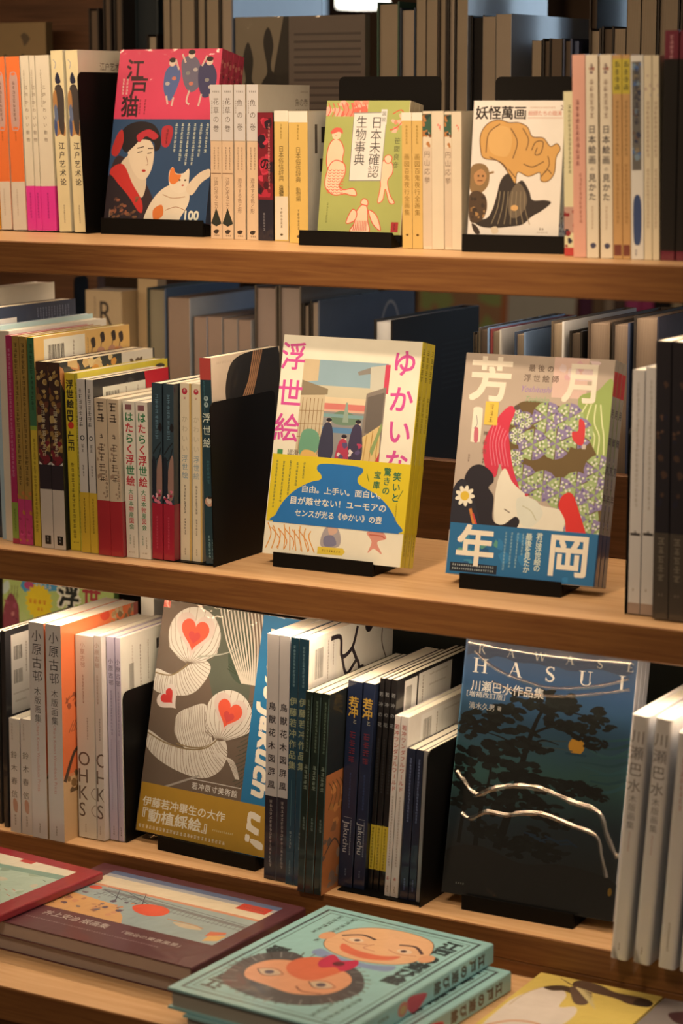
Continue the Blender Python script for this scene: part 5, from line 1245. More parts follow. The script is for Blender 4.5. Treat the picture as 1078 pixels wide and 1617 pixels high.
XJ, YJ, PHJ, LJ, HJ, WJ, TJ = -.2890, .0466, -3.7, 13.0, .2553, .1838, .013
M0 = face_pose(XJ, YJ, Z3 + .012, PHJ, LJ, WJ)
GJ = 'copies of the feather cover'
b0 = book('brown cover with white feathers, red hearts and a gold band', TJ, WJ, HJ, M0, '#256f92', front='#6c5a48', back='#6c5a48', fin='film', art={'front': c_jak}, band=(.0006, .0540, '#b4882c'), bandart={'front': d_jak}, group=GJ)
def crumple(parent, cx, cy, cz, sx, sz, seed):      # a pinched tail of clear wrap
    rnd = random.Random(seed); mb = MB()
    for i in range(16):
        x, zz = cx + rnd.uniform(-1, 1) * sx, cz + rnd.uniform(-1, 1) * sz
        vs = [(cy + rnd.uniform(-.002, .002), x + rnd.uniform(-1, 1) * sx * .5, zz + rnd.uniform(-1, 1) * sz * .6) for _ in range(3)]
        mb.add(vs, [(0, 1, 2)], FILM)
    return mb.build('wrap_tail', parent)
crumple(b0, WJ * .84, -.004, -.0042, .007, .0034, 4)
stand('black display stand under the feather cover', XJ, YJ, Z3, PHJ, LJ, WJ, TJ + .001, .22, .93, plate=(.2, .9, .14), lip=.012)

# ------------------------------------------------------------------ lower shelf, middle block
GMi = 'spines in the middle of the lower shelf'
kw = dict(fin='film', group=GMi)
def s_ch(a):
    for i, ch in enumerate('鳥獣花木図屏風'): a.glyph(ch, *a.X(.5, .29 + i * .053), 8.4, '#2e2a30', .015)
    a.rect(0, .655, 1, 1, '#2a242c'); a.tiny(.5, .67, .96, 4, '#b8a894', 3)
for lab, X, t in (('white spine with a dark foot touching the feather cover', -.0996, .0144), ('white spine with a dark foot beside the teal spines', -.0847, .0124)):
    book(lab, t, .175, .2638, spine_pose(X, .010, z, 1.3, t), '#d6c8b6', art={'spine': s_ch}, pages='#efe2c4', **kw)
def s_ij(a):
    a.tiny(.5, .03, .2, 3.4, '#8aa8a4', 3)
    for i, ch in enumerate('伊藤若冲作品集'): a.glyph(ch, *a.X(.5, .255 + i * .043), 8.6, '#a8a878', .012)
    a.line([(.5, .57), (.5, .76)], .5, '#5a7a78', False); a.tiny(.5, .78, .86, 3.6, '#9aa494', 4); a.tiny(.5, .90, .97, 3, '#7c948c', 5)
def b_ij(a):
    a.rect(.04, .02, .32, .20, '#ddd0b8'); a.barcode(.07, .05, .16, .17, seed=2); a.tiny(.22, .03, .19, 3, '#4a4238', 3); a.tiny(.28, .03, .15, 3, '#4a4238', 4)
    K = '#2c2226'
    a.line([(.25, .03), (.36, .04), (.38, .12), (.5, .10), (.56, .02)], 5, K); a.line([(.38, .12), (.44, .2), (.56, .16), (.60, .22)], 4.5, K); a.line([(.5, .10), (.56, .16)], 5, K); a.line([(.44, .2), (.38, .26)], 2, K)
    a.ell(.70, .03, .05, .05, K); a.line([(.88, .02), (.86, .12), (.92, .2)], 1.6, K); a.blob([(.58, .2), (.64, .19), (.66, .24), (.6, .25)], K)
for lab, X, t in (('dark teal spine with a gold title, left of two', -.0718, .0096), ('dark teal spine with a gold title and white ink-drawn cover', -.0617, .0118)):
    book(lab, t, .178, .2640, spine_pose(X, .007, z, 1.8, t), '#1e4450', back='#e6d8be', art={'spine': s_ij, 'back': b_ij}, pages='#f2e6c8', **kw)
def s_dg(a): a.tiny(.5, .04, .3, 3.4, '#7c8c6c', 3); a.tiny(.5, .36, .5, 5, '#98a080', 4); a.tiny(.5, .62, .7, 3.4, '#8a947c', 5); a.line([(.9, .02), (.9, .98)], .5, '#6a8074', False)
def b_dg(a):
    a.rect(0, .40, .30, 1, '#b06a38'); a.blotch(0, .42, .30, .7, ['#c87c3c', '#d08848', '#8a5a34', '#b0783c'], 14, 3, .05); a.blotch(0, .72, .30, .98, ['#a08468', '#8a705c', '#6a5648'], 12, 4, .05)
    for k in range(5): a.line([(.03 + .04 * k, .44), (.08 + .04 * k, .5), (.04 + .05 * k, .58)], 1.2, '#5c4424')
    a.line([(.02, .8), (.12, .74), (.2, .82)], 2, '#4a3a30')
for lab, X, t in (('dark green spine, left of three in the lower shelf', -.0492, .0086), ('dark green spine, middle of three in the lower shelf', -.0400, .0099), ('dark green spine with orange picture on its back cover', -.0295, .0088)):
    book(lab, t, .190, .2140, spine_pose(X, -.0065, z, 3.0, t), '#16281f', back='#181d1c', art={'spine': s_dg, 'back': b_dg}, pages='#ecdcb8', **kw)
def s_bu(a):
    a.V('若冲', .46, .075, .175, '#c89c3c', mm=11, bold=.02); a.V('と', .6, .178, .205, '#c0b490', mm=5)
    a.tiny(.5, .24, .4, 8, '#7a2c34', 3); a.tiny(.5, .44, .62, 3, '#3c4c70', 4)
    a.T('Jakuchu', .42, .755, 8.4, '#c0b8ac', 'c', rot=-90, width=34); a.tiny(.7, .67, .85, 2.2, '#a0a0a0', 4); a.line([(.2, .66), (.75, .66)], .5, '#9a948c', False); a.tiny(.5, .91, .96, 2.6, '#8a8c94', 5)
for lab, X, t in (('navy spine with a gold title, left of two beside the green trio', -.0203, .0168), ('navy spine with a gold title beside the thin black spines', -.0022, .0134)):
    book(lab, t, .170, .2203, spine_pose(X, .027, z + .0012, 3.3, t), '#1b263c', back='#172032', art={'spine': s_bu}, pages='#ecdcb8', **kw)
def s_bk(a): a.V('若冲の花', .5, .05, .24, '#8a867c', mm=4.6); a.tiny(.5, .28, .55, 3, '#3c3a38', 3)
def b_bk(a): a.rect(.10, .02, .26, .34, '#e4d6bc'); a.rect(.28, .015, .72, .22, '#e0d2b8'); a.barcode(.12, .05, .2, .3, seed=4); a.tiny(.34, .03, .2, 3.4, '#3a342c', 3); a.tiny(.42, .04, .68, 2.4, '#8a8070', 4, True); a.tiny(.42, .09, .66, 2.4, '#8a8070', 5, True)
def d_bk(a): a.tiny(.5, .70, .90, 3.2, '#6a5a14', 3)
for lab, X, t in (('thin black spine with a yellow strip, leftmost of three', .0116, .0052), ('thin black spine with a yellow strip, middle of three', .0179, .0061), ('thin black spine with a yellow strip and white label cover', .0250, .0066)):
    book(lab, t, .168, .2260, spine_pose(X, .0335, z + .0012, 3.6, t), '#171515', back='#1c1a1a', art={'spine': s_bk, 'back': b_bk}, band=(.022, .070, '#d8b830'), bandart={'spine': d_bk}, pages='#ecdcb8', **kw)
def s_wf(a):
    for i, ch in enumerate('若冲ワンダフルワールド'): a.glyph(ch, *a.X(.5, .06 + i * .034), 5.2, '#b05048', .012, rot=-90 if ch == 'ー' else 0)
    a.tiny(.5, .44, .84, 2.8, '#9a8c80', 3); a.tiny(.5, .89, .925, 4, '#c0453c', 4); a.tiny(.5, .94, .98, 2.4, '#7a7064', 5)
def b_wf(a): a.rect(.18, .02, .80, .40, '#e2d4ba'); a.barcode(.22, .05, .34, .18, seed=8); a.tiny(.42, .04, .22, 3, '#4a4238', 3); a.tiny(.52, .05, .78, 2.4, '#8a8070', 4, True); a.rect(.86, 0, 1, 1, '#4a3a3a')
for lab, X, t in (('white spine with a red title, left of two', .0364, .0064), ('white spine with a red title and barcode cover', .0434, .0088)):
    book(lab, t, .150, .1920, spine_pose(X, .024, z + .0012, 3.6, t), '#e0d0ba', back='#d8c8ae', art={'spine': s_wf, 'back': b_wf}, pages='#ecdcb8', **kw)
def s_nv(a): a.tiny(.5, .06, .5, 3, '#8088a0', 3); a.tiny(.5, .86, .95, 2.4, '#7a80a0', 4)
for lab, X, t, c in (('short navy spine, left of two before the big bookend', .0544, .0096, '#1a2234'), ('short navy spine, right of two before the big bookend', .0648, .0080, '#1a2234'), ('short pale film-wrapped spine touching the big bookend', .0734, .0078, '#8a8478')):
    book(lab, t, .105, .1600, spine_pose(X, .0235, z + .0012, 3.0, t), c, art={'spine': s_nv} if c != '#8a8478' else None, pages='#ecdcb8', **kw)
bookend('large black bookend left of the blue night-scene cover', .0834, .0130, z, .106, .1650, 3.0, .0985)

# ------------------------------------------------------------------ lower shelf, night-scene cover
NIGHT = gradient_mat('night_scene_print', [(.0, '#2e2d28'), (.22, '#2a2c29'), (.40, '#26383c'), (.58, '#3c665c'), (.74, '#305868'), (.92, '#28506e'), (1.0, '#264a66')], h=.2577)
def serif(a, ch, u, v, hh, c):       # roman capitals with hairline serifs, hh = cap height in mm
    k = hh / 1000; X0, Y0 = a.X(u, v)
    def bar(x0, y0, x1, y1): a.put([(X0 + x0 * k, Y0 + y0 * k), (X0 + x1 * k, Y0 + y0 * k), (X0 + x1 * k, Y0 + y1 * k), (X0 + x0 * k, Y0 + y1 * k)], [(0, 1, 2, 3)], c)
    def quad(p): a.put([(X0 + x * k, Y0 + y * k) for x, y in p], [(0, 1, 2, 3)], c)
    if ch in 'HI':
        for x in ((-.34, .34) if ch == 'H' else (0,)):
            bar(x - .09, -.5, x + .09, .5)
            for y in (-.5, .46): bar(x - .22, y, x + .22, y + .04)
        if ch == 'H': bar(-.34, -.03, .34, .03)
    elif ch in 'AVW':
        s = 1 if ch == 'A' else -1
        def leg(x0, x1, w): quad([(x0 - w, -.5 * s), (x0 + w, -.5 * s), (x1 + w, .5 * s), (x1 - w, .5 * s)][::s])
        if ch == 'W': leg(-.62, -.35, .09); leg(-.02, -.35, .035); leg(-.02, .3, .09); leg(.62, .3, .035)
        else:
            leg(-.40, 0, .03); leg(.38, -.01, .10)
        if ch == 'A': bar(-.28, -.14, .25, -.09); bar(-.54, -.5, -.24, -.46); bar(.2, -.5, .56, -.46)
    elif ch == 'U':
        bar(-.38, -.2, -.20, .5); bar(.28, -.2, .33, .5); bar(-.52, .46, -.06, .5); bar(.14, .46, .48, .5)
        for i in range(8):
            a0, a1 = math.pi + i * math.pi / 8, math.pi + (i + 1) * math.pi / 8
            quad([(.02 + .40 * math.cos(a0), -.2 + .31 * math.sin(a0)), (.02 + .40 * math.cos(a1), -.2 + .31 * math.sin(a1)), (.02 + .30 * math.cos(a1), -.2 + .24 * math.sin(a1)), (.02 + .30 * math.cos(a0), -.2 + .24 * math.sin(a0))][::1])
    elif ch == 'S':
        pts = [(.26, .30), (.16, .46), (-.10, .46), (-.26, .28), (-.16, .10), (.12, -.06), (.28, -.26), (.12, -.47), (-.14, -.47), (-.29, -.28)]
        q = crom(pts, False, 6); n = len(q); vs = []
        for i in range(n):
            p, r = q[max(i - 1, 0)], q[min(i + 1, n - 1)]; dx, dy = r[0] - p[0], r[1] - p[1]; l = math.hypot(dx, dy) or 1
            w = .03 + .065 * max(0, 1 - abs(i / n - .5) * 2.6)
            vs += [(X0 + (q[i][0] + dy / l * w) * k, Y0 + (q[i][1] - dx / l * w) * k), (X0 + (q[i][0] - dy / l * w) * k, Y0 + (q[i][1] + dx / l * w) * k)]
        a.put(vs, [(2 * i, 2 * i + 2, 2 * i + 3, 2 * i + 1) for i in range(n - 1)], c)
        bar(.22, .26, .27, .50); bar(-.30, -.50, -.25, -.26)
    elif ch == 'K':
        bar(-.38, -.5, -.2, .5); quad([(-.2, -.04), (-.12, .0), (.34, .5), (.24, .5)]); quad([(-.08, .06), (.3, -.5), (.5, -.5), (.04, .14)]); bar(-.5, .46, -.08, .5); bar(-.5, -.5, -.08, -.46)
    elif ch == 'E':
        bar(-.3, -.5, -.12, .5); bar(-.42, .45, .32, .5); bar(-.42, -.5, .34, -.45); bar(-.12, -.03, .2, .03); bar(.28, .28, .32, .5); bar(.30, -.5, .34, -.26)
def c_has(a):
    T1, T2, T3 = '#191f1c', '#161b19', '#1f2622'
    rnd = random.Random(11)
    for i in range(9):           # thin cloud streaks
        v = .33 + i * .022; w = .01 * (i % 3); a.line([(1.0, v - .02), (.90, v - .004 + w), (.80, v + .004), (.70 + .04 * (i % 4), v + .018 - w)], 2.6 + .8 * (i % 3), ('#3d6a66', '#37605f', '#446f6c')[i % 3], True, taper=True)
    a.ell(.70, .365, .046, .046, '#e8a838'); a.rect(.64, .392, .76, .401, '#2d5560'); a.line([(.44, .375), (.54, .36), (.64, .352)], 1.2, '#4a5c58'); a.line([(.46, .388), (.6, .384), (.68, .386)], 1.0, '#52625c')
    # generic pine: trunk, boughs, needle clumps
    a.line([(.30, .80), (.36, .62), (.41, .42), (.47, .27), (.56, .18)], 10, T2, True, taper=True); a.line([(.17, .86), (.18, .68), (.22, .52), (.20, .40)], 6, T2, True, taper=True); a.line([(.07, .80), (.09, .60)], 4, T2, False)
    for p in ([(.40, .44), (.30, .38), (.18, .36)], [(.44, .34), (.58, .30), (.74, .34), (.82, .38)], [(.38, .52), (.56, .50), (.74, .52), (.84, .50)], [(.42, .40), (.5, .36), (.6, .37)], [(.36, .6), (.22, .56), (.06, .6)], [(.37, .6), (.52, .6), (.62, .64)], [(.48, .25), (.36, .22), (.26, .25)], [(.50, .24), (.66, .24), (.84, .26)]):
        a.line(p, 3, T2, True, taper=True)
    clumps = [(.16, .31, .12), (.06, .36, .09), (.28, .28, .10), (.38, .22, .09), (.52, .21, .11), (.64, .21, .10), (.76, .24, .09), (.84, .27, .06), (.70, .30, .09), (.80, .34, .07), (.58, .28, .08), (.10, .46, .12), (.24, .43, .12), (.04, .54, .10), (.30, .50, .12), (.44, .50, .12), (.56, .52, .11), (.68, .53, .09), (.78, .52, .08), (.86, .54, .05), (.40, .60, .12), (.54, .62, .11), (.64, .66, .08), (.16, .60, .12), (.28, .64, .10), (.06, .64, .08), (.48, .40, .08), (.38, .36, .10), (.50, .74, .12), (.40, .78, .10), (.60, .78, .10), (.22, .74, .10)]
    for u, v, r in clumps:
        for j in range(20):
            q = rnd.uniform(0, 6.28); d = r * math.sqrt(rnd.uniform(0, 1)); cu, cv = u + d * math.cos(q), v + d * math.sin(q) * .36
            if not (.02 < cu < .96): continue
            a.ell(cu, cv, r * rnd.uniform(.22, .42), r * rnd.uniform(.10, .20), rnd.choice((T1, T1, T2, T3)), rnd.uniform(-25, 25), 7)
    a.blob([(.0, .84), (.2, .80), (.45, .84), (.7, .82), (1.0, .86), (1.0, 1.0), (.0, 1.0)], '#2c2c28')
    for i in range(9): a.line([(.45 + .03 * i, .72 + .008 * (i % 4)), (.52 + .03 * i, .725 + .01 * (i % 3))], 1.6, '#2a4454')
    a.blob([(.955, .885), (.968, .875), (.978, .89), (.972, .905), (.958, .905)], '#b08430')
    W = '#e6d8c0'
    for i, ch in enumerate('HASUI'): serif(a, ch, .10 + i * .205, .105, 14.5, W)
    for i, ch in enumerate('KAWASE'): serif(a, ch, .10 + i * .172, .043, 8.5, W)
    for i, ch in enumerate('川瀬巴水作品集'): a.glyph(ch, *a.X(.085 + i * .062, .185 - i * .0), 10.6, W, .012)
    a.T('［増補改訂版］', .035, .218, 6, W, 'l', width=42)
    a.T('清水久男', .055, .263, 7, W, 'l', width=28); a.T('著', .235, .263, 4.6, W, 'c')
    a.tiny(.075, .955, .14, 2.4, '#a8a48c', 3, True)
XH, YH, PHH, LH, HH, WH, THk = .0956, .0373, 1.9, 12.1, .2600, .1856, .0112
M0 = face_pose(XH, YH, Z3 + .012, PHH, LH, WH)
GHs = 'copies of the night-scene cover'
b0 = book('front film-wrapped copy of the blue night-scene cover with orange moon', THk, WH, HH, M0, '#c8c0b4', front=NIGHT, back='#2a3a58', fin='film', art={'front': c_has}, group=GHs)
for k, lab in enumerate(('second copy behind the blue night-scene cover', 'hindmost copy behind the blue night-scene cover')):
    copy_book(b0, lab, M0 @ Matrix.Translation(((k + 1) * (THk + .0006), 0, 0)))
# its loose clear wrap: thin creases stand up from the film
def wrap_film(parent, W, H, creases, nx=90, ny=130):
    rnd = random.Random(5); mb = MB()
    segs = []
    for pts, hgt, wid in creases:
        q = crom(pts, False, 6); segs.append(([(u * W, (1 - v) * H) for u, v in q], hgt, wid))
    # crease strips, each a small ridge of film
    for pts, hgt, wid in segs:
        vs = []; n = len(pts); prof = [(-1, 0), (-.55, .35), (-.2, .9), (0, 1), (.2, .9), (.55, .35), (1, 0)]
        for i in range(n):
            p, r = pts[max(i - 1, 0)], pts[min(i + 1, n - 1)]; dx, dy = r[0] - p[0], r[1] - p[1]; l = math.hypot(dx, dy) or 1
            jw = wid * rnd.uniform(.7, 1.2); jh = hgt * rnd.uniform(.7, 1.2)
            for s, e in prof:
                x, y = pts[i][0] - dy / l * s * jw, pts[i][1] + dx / l * s * jw
                vs.append((-.0006 - e * jh, W - x, y))
        m = len(prof)
        mb.add(vs, [(i * m + j, (i + 1) * m + j, (i + 1) * m + j + 1, i * m + j + 1) for i in range(n - 1) for j in range(m - 1)], crease)
    mb.add([(-.0006, 0.001, 0.001), (-.0006, W - .001, 0.001), (-.0006, W - .001, H - .001), (-.0006, 0.001, H - .001)], [(3, 2, 1, 0)], film)
    o = mb.build('clear_wrap', parent)
    for p in o.data.polygons: p.use_smooth = True
    return o
wrap_film(b0, WH, HH, [
    ([(.02, .525), (.08, .57), (.15, .605), (.24, .575), (.36, .55), (.52, .545), (.70, .575), (.86, .60), (.92, .68), (.97, .74), (1.0, .76)], 0.0020, 0.0028),
    ([(.07, .685), (.13, .70), (.22, .665), (.34, .665), (.42, .65), (.55, .64), (.72, .665), (.86, .69), (.90, .76), (.94, .84)], 0.0019, 0.0024),
    ([(.06, .05), (.15, .095), (.28, .13), (.46, .155), (.62, .15), (.80, .125), (.96, .085)], 0.0015, 0.0020),
    ([(.18, .16), (.30, .185), (.46, .19), (.62, .18), (.80, .155), (.97, .125)], 0.0015, 0.0018),
    ([(.02, .022), (.3, .034), (.6, .038), (.97, .028)], .0030, .0110)])
stand('black display stand under the blue night-scene cover', XH, YH, Z3, PHH, LH, WH, 3 * (THk + .0006), .14, .79, plate=(.15, .8, .14), lip=.008)

def s_hw(a):
    for i, ch in enumerate('川瀬巴水'): a.glyph(ch, *a.X(.5, .085 + i * .066), 13, '#6a6462', .0)
    for i, ch in enumerate('木版画集'): a.glyph(ch, *a.X(.5, .335 + i * .036), 7.6, '#7a7472', .0)
    a.tiny(.5, .47, .56, 2.6, '#c09a90', 3); a.tiny(.5, .93, .97, 2.4, '#6a625c', 4)
def s_hw3(a): a.tiny(.5, .1, .34, 6, '#c89a8c', 3); a.tiny(.5, .80, .93, 3, '#7a7068', 5)
kw = dict(fin='film', group='white spines at the right of the lower shelf')
h0 = book('thick film-wrapped white spine overhanging the shelf, leftmost', .0172, .19, .2410, spine_pose(.3048, -.019, z, 4.0, .0172), '#e0d2c2', art={'spine': s_hw}, pages='#f0e6cc', hard=True, round_r=.0042, **kw)
mb = MB(); mb.add([(.0005, -.0006, .002), (.009, -.0006, .001), (.003, -.0015, -.014), (.010, .006, .0005), (.0005, -.0006, .018)], [(0, 2, 1), (1, 2, 3), (0, 1, 4)], FILM); mb.build('wrap_tail', h0)
copy_book(h0, 'thick film-wrapped white spine, second from the overhanging left one', spine_pose(.3278, -.019, z, 4.0, .0172))
book('white spine with pinkish print near the right picture edge, lower shelf', .0172, .19, .2300, spine_pose(.3530, -.019, z, 3.6, .019), '#e0d2c2', art={'spine': s_hw3}, pages='#f0e6cc', hard=True, round_r=.0042, **kw)
book('white spine cut by the right picture edge on the lower shelf', .0172, .19, .2300, spine_pose(.3745, -.019, z, 3.6, .019), '#e0d2c2', art={'spine': s_hw3}, pages='#f0e6cc', hard=True, round_r=.0042, **kw)

# ------------------------------------------------------------------ books lying on the display ledge
def flat_frame(x, y, ztop, rot, w):     # cover up: (x, y) = the cover's near left corner
    q = R(rot); u = Vector((math.cos(q), math.sin(q), 0)); v = Vector((-math.sin(q), math.cos(q), 0))
    return frame_pose(Vector((x, y, ztop)), u, v, w)
PUR = '#5c3034'
def c_pur(a):
    a.rect(.10, .07, .93, .70, '#98a498'); a.rect(.10, .07, .93, .13, '#5c6c84'); a.rect(.10, .12, .93, .17, '#a8a49c'); a.rect(.10, .16, .93, .29, '#dcc8a0'); a.rect(.10, .28, .93, .305, '#d08a64')
    a.poly([(.10, .46), (.36, .50), (.46, .62), (.50, .70), (.10, .70)], '#d09a5c'); a.blotch(.11, .42, .42, .66, ['#8a5a44', '#b07850', '#5a4a54', '#c88a5c', '#6a5c60'], 34, 3, .018)
    a.poly([(.20, .33), (.93, .40), (.93, .43), (.20, .36)], '#7c7c74')
    for i in range(34): a.line([(.22 + .021 * i, .33 + .002 * i), (.228 + .021 * i, .42 + .0015 * i)], .7, '#6a6c68', False)
    a.line([(.20, .30), (.93, .385)], 1.1, '#58585a', False); a.line([(.20, .40), (.93, .46)], .8, '#6c6c68', False)
    for u, v in ((.26, .34), (.38, .32)): a.line([(u - .05, v + .1), (u, v - .04), (u + .06, v + .1)], 1.2, '#3c3c44', False); a.line([(u - .06, v), (u + .08, v + .08)], .9, '#3c3c44', False)
    a.blob([(.42, .46), (.46, .40), (.53, .39), (.58, .43), (.58, .50), (.53, .54), (.46, .52)], '#e0583c'); a.ell(.16, .34, .03, .02, '#d85a40')
    a.rect(.77, .12, .91, .205, '#c83c2c'); a.tiny(.79, .165, .89, 3, '#8a2a20', 3, True)
    a.line([(.62, .52), (.74, .52), (.80, .54)], 2.0, '#b88a60'); a.blob([(.66, .54), (.76, .53), (.80, .56), (.72, .58)], '#c8b088'); a.poly([(.84, .55), (.90, .52), (.91, .55), (.85, .62)], '#d0704c'); a.poly([(.86, .60), (.92, .56), (.92, .64), (.87, .68)], '#d8a860')
    a.T('井上安治 版画集', .17, .775, 12, '#c8b8a4', 'l', width=82); a.T('「明治の東京風景」', .56, .795, 8, '#c0b09c', 'l', width=72); a.tiny(.13, .865, .78, 3, '#9a8078', 4, True)
    a.rect(.0, .84, .07, .98, '#4a4640'); a.tiny(.008, .90, .06, 4, '#b0a898', 3, True); a.tiny(.008, .94, .06, 4, '#b0a898', 4, True)
WP, HP, TP = .262, .197, .0158
zp = TB + 2 * TP + .0006
q = R(-2.6)
PX, PY = -.0420, -.2130            # near right corner
gx, gy = PX - WP * math.cos(q), PY - WP * math.sin(q)
p0 = book('upper purple landscape picture book lying on the left of the ledge', TP, WP, HP, flat_frame(gx, gy, zp, -2.6, WP), PUR, fin='film', hard=True, board=.0013, pages='#c0a48c', page_inset=.0008, art={'front': c_pur}, name='picture_book', group='purple picture books on the ledge')
copy_book(p0, 'lower purple landscape picture book beneath its twin on the ledge', flat_frame(gx + .001, gy + .003, TB + TP + .0002, -2.3, WP))
def c_red(a):
    a.rect(.0, .10, .90, .90, '#a8b89c'); a.poly([(.0, .10), (.90, .10), (.90, .20), (.5, .26), (.0, .24)], '#d8caa8'); a.poly([(.1, .24), (.5, .26), (.9, .20), (.9, .28), (.4, .34)], '#7c9880')
    a.rect(.56, .10, .64, .15, '#b83430')
    a.blotch(.2, .3, .88, .85, ['#98a888', '#b8c0a4', '#88987c', '#c0b494'], 30, 3, .05)
    for i in range(22):
        rnd = random.Random(i); u, v = rnd.uniform(.3, .86), rnd.uniform(.34, .7); a.line([(u, v), (u + .03, v + .015)], 1.0, rnd.choice(['#b8604c', '#a05040', '#5a6a54']), False)
    a.blotch(.42, .78, .86, .90, ['#4a5440', '#6a7454', '#384030'], 16, 5, .035)
WR, HR, TR_ = .22, .16, .0090
zr = zp + TR_ + .0006
q = R(-4.5); rx, ry = -.2745, -.2120
book('crimson-bordered picture book on top of the purple ones at the left', TR_, WR, HR, flat_frame(rx - WR * math.cos(q), ry - WR * math.sin(q), zr, -4.5, WR), '#96262e', fin='film', hard=True, board=.0009,  pages='#d8c4a4', page_inset=.001, art={'front': c_red}, name='picture_book')

TQ = '#9cc4b4'
def face_art(a, cu, cv, s, inv, bald):
    sg = -1 if inv else 1
    P = lambda pts: [(cu + sg * x * s, cv + sg * y * s * a.W / a.H) for x, y in pts]
    SK, SK2, DK = '#e8a070', '#e07048', '#4a3438'
    if bald:
        a.blob(P([(-1.0, .1), (-.9, -.5), (-.5, -.85), (.1, -.95), (.7, -.8), (1.0, -.3), (1.0, .15), (.8, .5), (.3, .72), (-.3, .72), (-.8, .5)]), '#e6b07c')
        a.line(P([(-1.0, .1), (-.9, -.5), (-.5, -.85), (.1, -.95), (.7, -.8), (1.0, -.3), (1.0, .15), (.8, .5), (.3, .72), (-.3, .72), (-.8, .5)]), .8, DK, closed=True)
        a.blob(P([(-.6, .18), (-.2, .32), (.3, .32), (.62, .15), (.55, .42), (.1, .6), (-.45, .48)]), '#e0704c')
        a.line(P([(-.85, -.15), (-.55, -.38), (-.2, -.3)]), 3.4, DK); a.line(P([(.3, -.32), (.6, -.4), (.9, -.15)]), 3.4, DK)
        a.ell(*P([(-.5, -.1)])[0], .15 * s, .10 * s, '#e8c8a0'); a.ell(*P([(-.48, -.1)])[0], .06 * s, .06 * s, DK); a.ell(*P([(.55, -.1)])[0], .15 * s, .10 * s, '#e8c8a0'); a.ell(*P([(.53, -.1)])[0], .06 * s, .06 * s, DK)
        a.line(P([(-.75, -.02), (-.5, .08), (-.2, -.02)]), 1, '#a8604c'); a.line(P([(.25, -.02), (.55, .08), (.85, -.02)]), 1, '#a8604c'); a.line(P([(-.1, -.1), (-.18, .15), (.1, .2)]), 1, '#a8604c')
        a.ell(*P([(-1.08, .0)])[0], .14 * s, .2 * s, '#e0a070'); a.ell(*P([(1.08, .0)])[0], .14 * s, .2 * s, '#e0a070')
        a.blob(P([(-.8, .62), (-.3, .78), (.4, .78), (.8, .6), (.7, .95), (-.7, .95)]), '#8a98b0')
    else:
        a.blob(P([(-1.15, .1), (-1.1, -.5), (-.75, -.95), (-.2, -1.1), (.4, -1.05), (.95, -.8), (1.15, -.2), (1.1, .4), (.7, .8), (.1, .6), (-.6, .75)]), '#54504c')
        for i in range(40):
            q = 2 * math.pi * i / 40; a.line(P([(1.0 * math.cos(q), -.1 + .85 * math.sin(q)), (1.25 * math.cos(q + .05), -.1 + 1.08 * math.sin(q + .05))]), 1.6, ('#6a645c', '#46423e', '#8a8478')[i % 3])
        a.blob(P([(-.85, .2), (-.8, -.35), (-.35, -.65), (.2, -.6), (.7, -.5), (.9, -.1), (.75, .35), (.2, .55), (-.5, .55)]), SK)
        a.blob(P([(-.30, .0), (-.1, -.1), (.2, .0), (.42, .25), (.45, .6), (.2, .85), (-.2, .85), (-.45, .6), (-.4, .25)]), SK2)
        for x in (-.5, .5):
            a.ell(*P([(x, -.12)])[0], .2 * s, .13 * s, '#d8b890'); a.line(P([(x - .25, -.1), (x, -.28), (x + .25, -.1)]), 1.2, DK); a.line(P([(x - .25, -.08), (x, .05), (x + .25, -.08)]), 1, '#8a5a4c'); a.ell(*P([(x, -.12)])[0], .08 * s, .08 * s, '#5c4c54')
        a.line(P([(-.7, -.42), (-.4, -.5), (-.2, -.38)]), 2, '#8c4c38')
def c_turq(a):
    DK = '#3c4648'
    for k, w in ((.05, 3.6), (.085, 1.2)):
        a.line([(k, k * .75), (1 - k, k * .75), (1 - k, 1 - k * .75), (k, 1 - k * .75)], w, DK, False, True)
    K = '#2c3838'
    for i, ch in enumerate('江戸の遊び絵'): a.glyph(ch, *a.X(.845, .115 + i * .078), 20, K, .05)
    for i, ch in enumerate('江戸の遊び絵'): a.glyph(ch, *a.X(.155, .885 - i * .078), 20, K, .05, 180)
    for k, u in enumerate((.16, .24)):
        a.tiny(u, .07, .30 + .05 * k, 8.4, K, 3 + k)
    for k, u in enumerate((.84, .76)):
        a.tiny(u, .66 + .05 * (1 - k), .95, 8.4, K, 7 + k)
    face_art(a, .54, .27, .27, False, True); face_art(a, .44, .66, .30, True, False)
    a.blob([(.42, .42), (.50, .455), (.56, .42), (.60, .47), (.58, .54), (.52, .52), (.46, .55), (.41, .50)], '#c82c4c'); a.ell(.51, .485, .03, .03, '#6a2430')
def s_turq(a):
    K = '#4a4438'
    for i, ch in enumerate('江戸の遊び絵'): a.glyph(ch, *a.X(.5, .09 + i * .062), 12, K, .05)
    a.blob([(.15, .56), (.45, .47), (.9, .52), (.95, .57), (.6, .60), (.2, .60)], '#d02c44'); a.ell(.52, .63, .34, .42, '#d0745c'); a.ell(.55, .63, .2, .26, '#c89c5c')
    a.tiny(.45, .72, .80, 6, '#6a5c44', 4); a.tiny(.5, .82, .92, 5.6, '#4a4c44', 5)
WT, HT, TT = .1950, .262, .0205
GT_ = 'turquoise picture books on the ledge'
def tcorner(x, y, rot, w, h):      # from the far left corner to the near left one
    q = R(rot); return x + math.sin(q) * h, y - math.cos(q) * h
tx, ty = tcorner(-.0045, -.0225, -3.6, WT, HT)
t0 = book('upper turquoise hardcover with two painted faces on the ledge', TT, WT, HT, flat_frame(tx, ty, TB + 2 * TT + .0010, -3.6, WT), TQ, fin='film', hard=True, pages='#b8a88c', art={'front': c_turq, 'spine': s_turq}, group=GT_, name='hardcover_book')
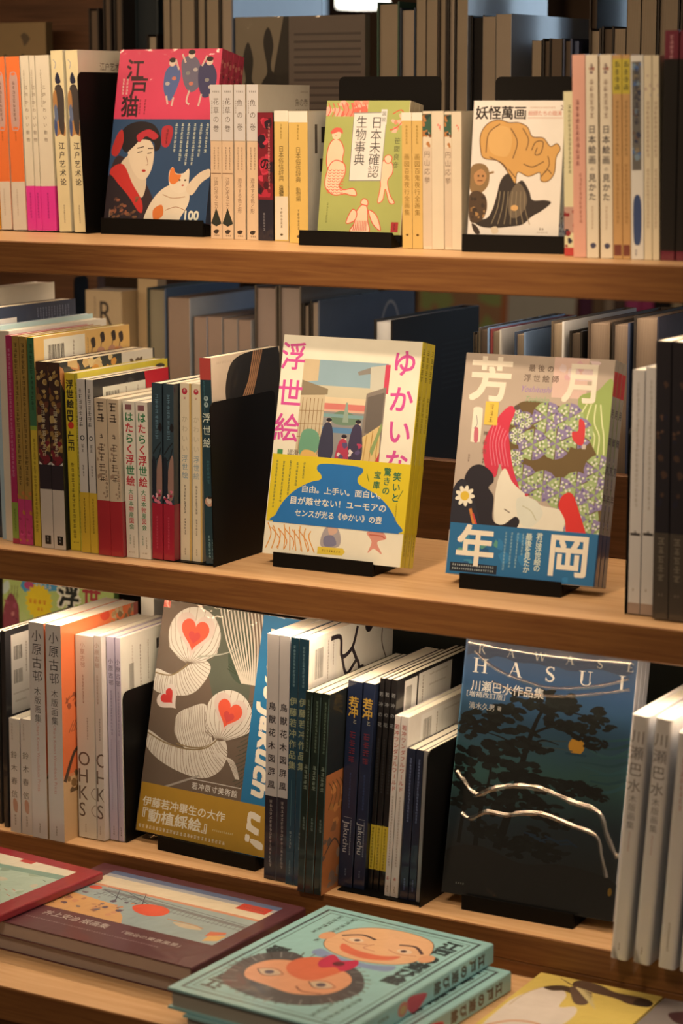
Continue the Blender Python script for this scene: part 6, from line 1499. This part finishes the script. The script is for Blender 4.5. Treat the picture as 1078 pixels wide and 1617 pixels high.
tx, ty = tcorner(.0185, -.0280, -4.2, WT, HT)
copy_book(t0, 'lower turquoise hardcover under its twin, shifted to the right', flat_frame(tx, ty, TB + TT + .0004, -4.2, WT))

def c_yel(a):
    a.blob([(.03, .40), (.06, .25), (.14, .14), (.26, .12), (.36, .18), (.40, .30), (.50, .27), (.56, .33), (.56, .45), (.5, .6), (.1, .7)], '#e8d4b8'); a.line([(.06, .38), (.07, .24), (.14, .14)], .9, '#b89a70')
    a.blob([(.30, .04), (.34, .0), (.50, .01), (.66, .05), (.88, .05), (.98, .08), (.98, .13), (.84, .14), (.70, .11), (.52, .10), (.36, .09)], '#5c4432'); a.blob([(.86, .06), (.98, .08), (.98, .13), (.86, .13)], '#2c221c')
    a.blob([(.14, .14), (.24, .09), (.36, .10), (.40, .15), (.3, .14), (.22, .16)], '#4a3828'); a.blob([(.32, .08), (.5, .1), (.56, .22), (.48, .24), (.38, .16)], '#6a5240')
    for i in range(6): a.line([(.36, .08), (.50 + .03 * i, .10 + .03 * i)], 1.8, '#d8c080', False)
    for i in range(4): a.line([(.18 + .03 * i, .02 + .012 * i), (.36, .08)], .8, '#6a5236', False)
    a.line([(.06, .62), (.2, .52), (.4, .50), (.55, .58)], 3, '#d8905c'); a.blob([(.1, .66), (.3, .56), (.56, .6), (.6, .8), (.1, .9)], '#d89868')
book('yellow picture book with a pale figure lying at the right of the ledge', .0095, .126, .235, flat_frame(.2300, -.2400, TB + .0100, .6, .126), '#e4c460', fin='film', art={'front': c_yel}, name='picture_book', group='books lying at the right of the ledge')
def c_gry(a): a.blob([(.10, .14), (.22, .08), (.36, .12), (.34, .2), (.2, .22)], '#4a2c2c'); a.blob([(.3, .3), (.5, .24), (.6, .34), (.4, .4)], '#8a7c70'); a.line([(.0, .4), (.15, .34), (.3, .42)], 2, '#c88a60')
book('grey picture book with a dark blot right of the yellow one', .0090, .17, .235, flat_frame(.3580, -.2390, TB + .0092, .6, .17), '#8c8074', fin='film', art={'front': c_gry}, name='picture_book', group='books lying at the right of the ledge')

bpy.data.objects.remove(FO, do_unlink=True)
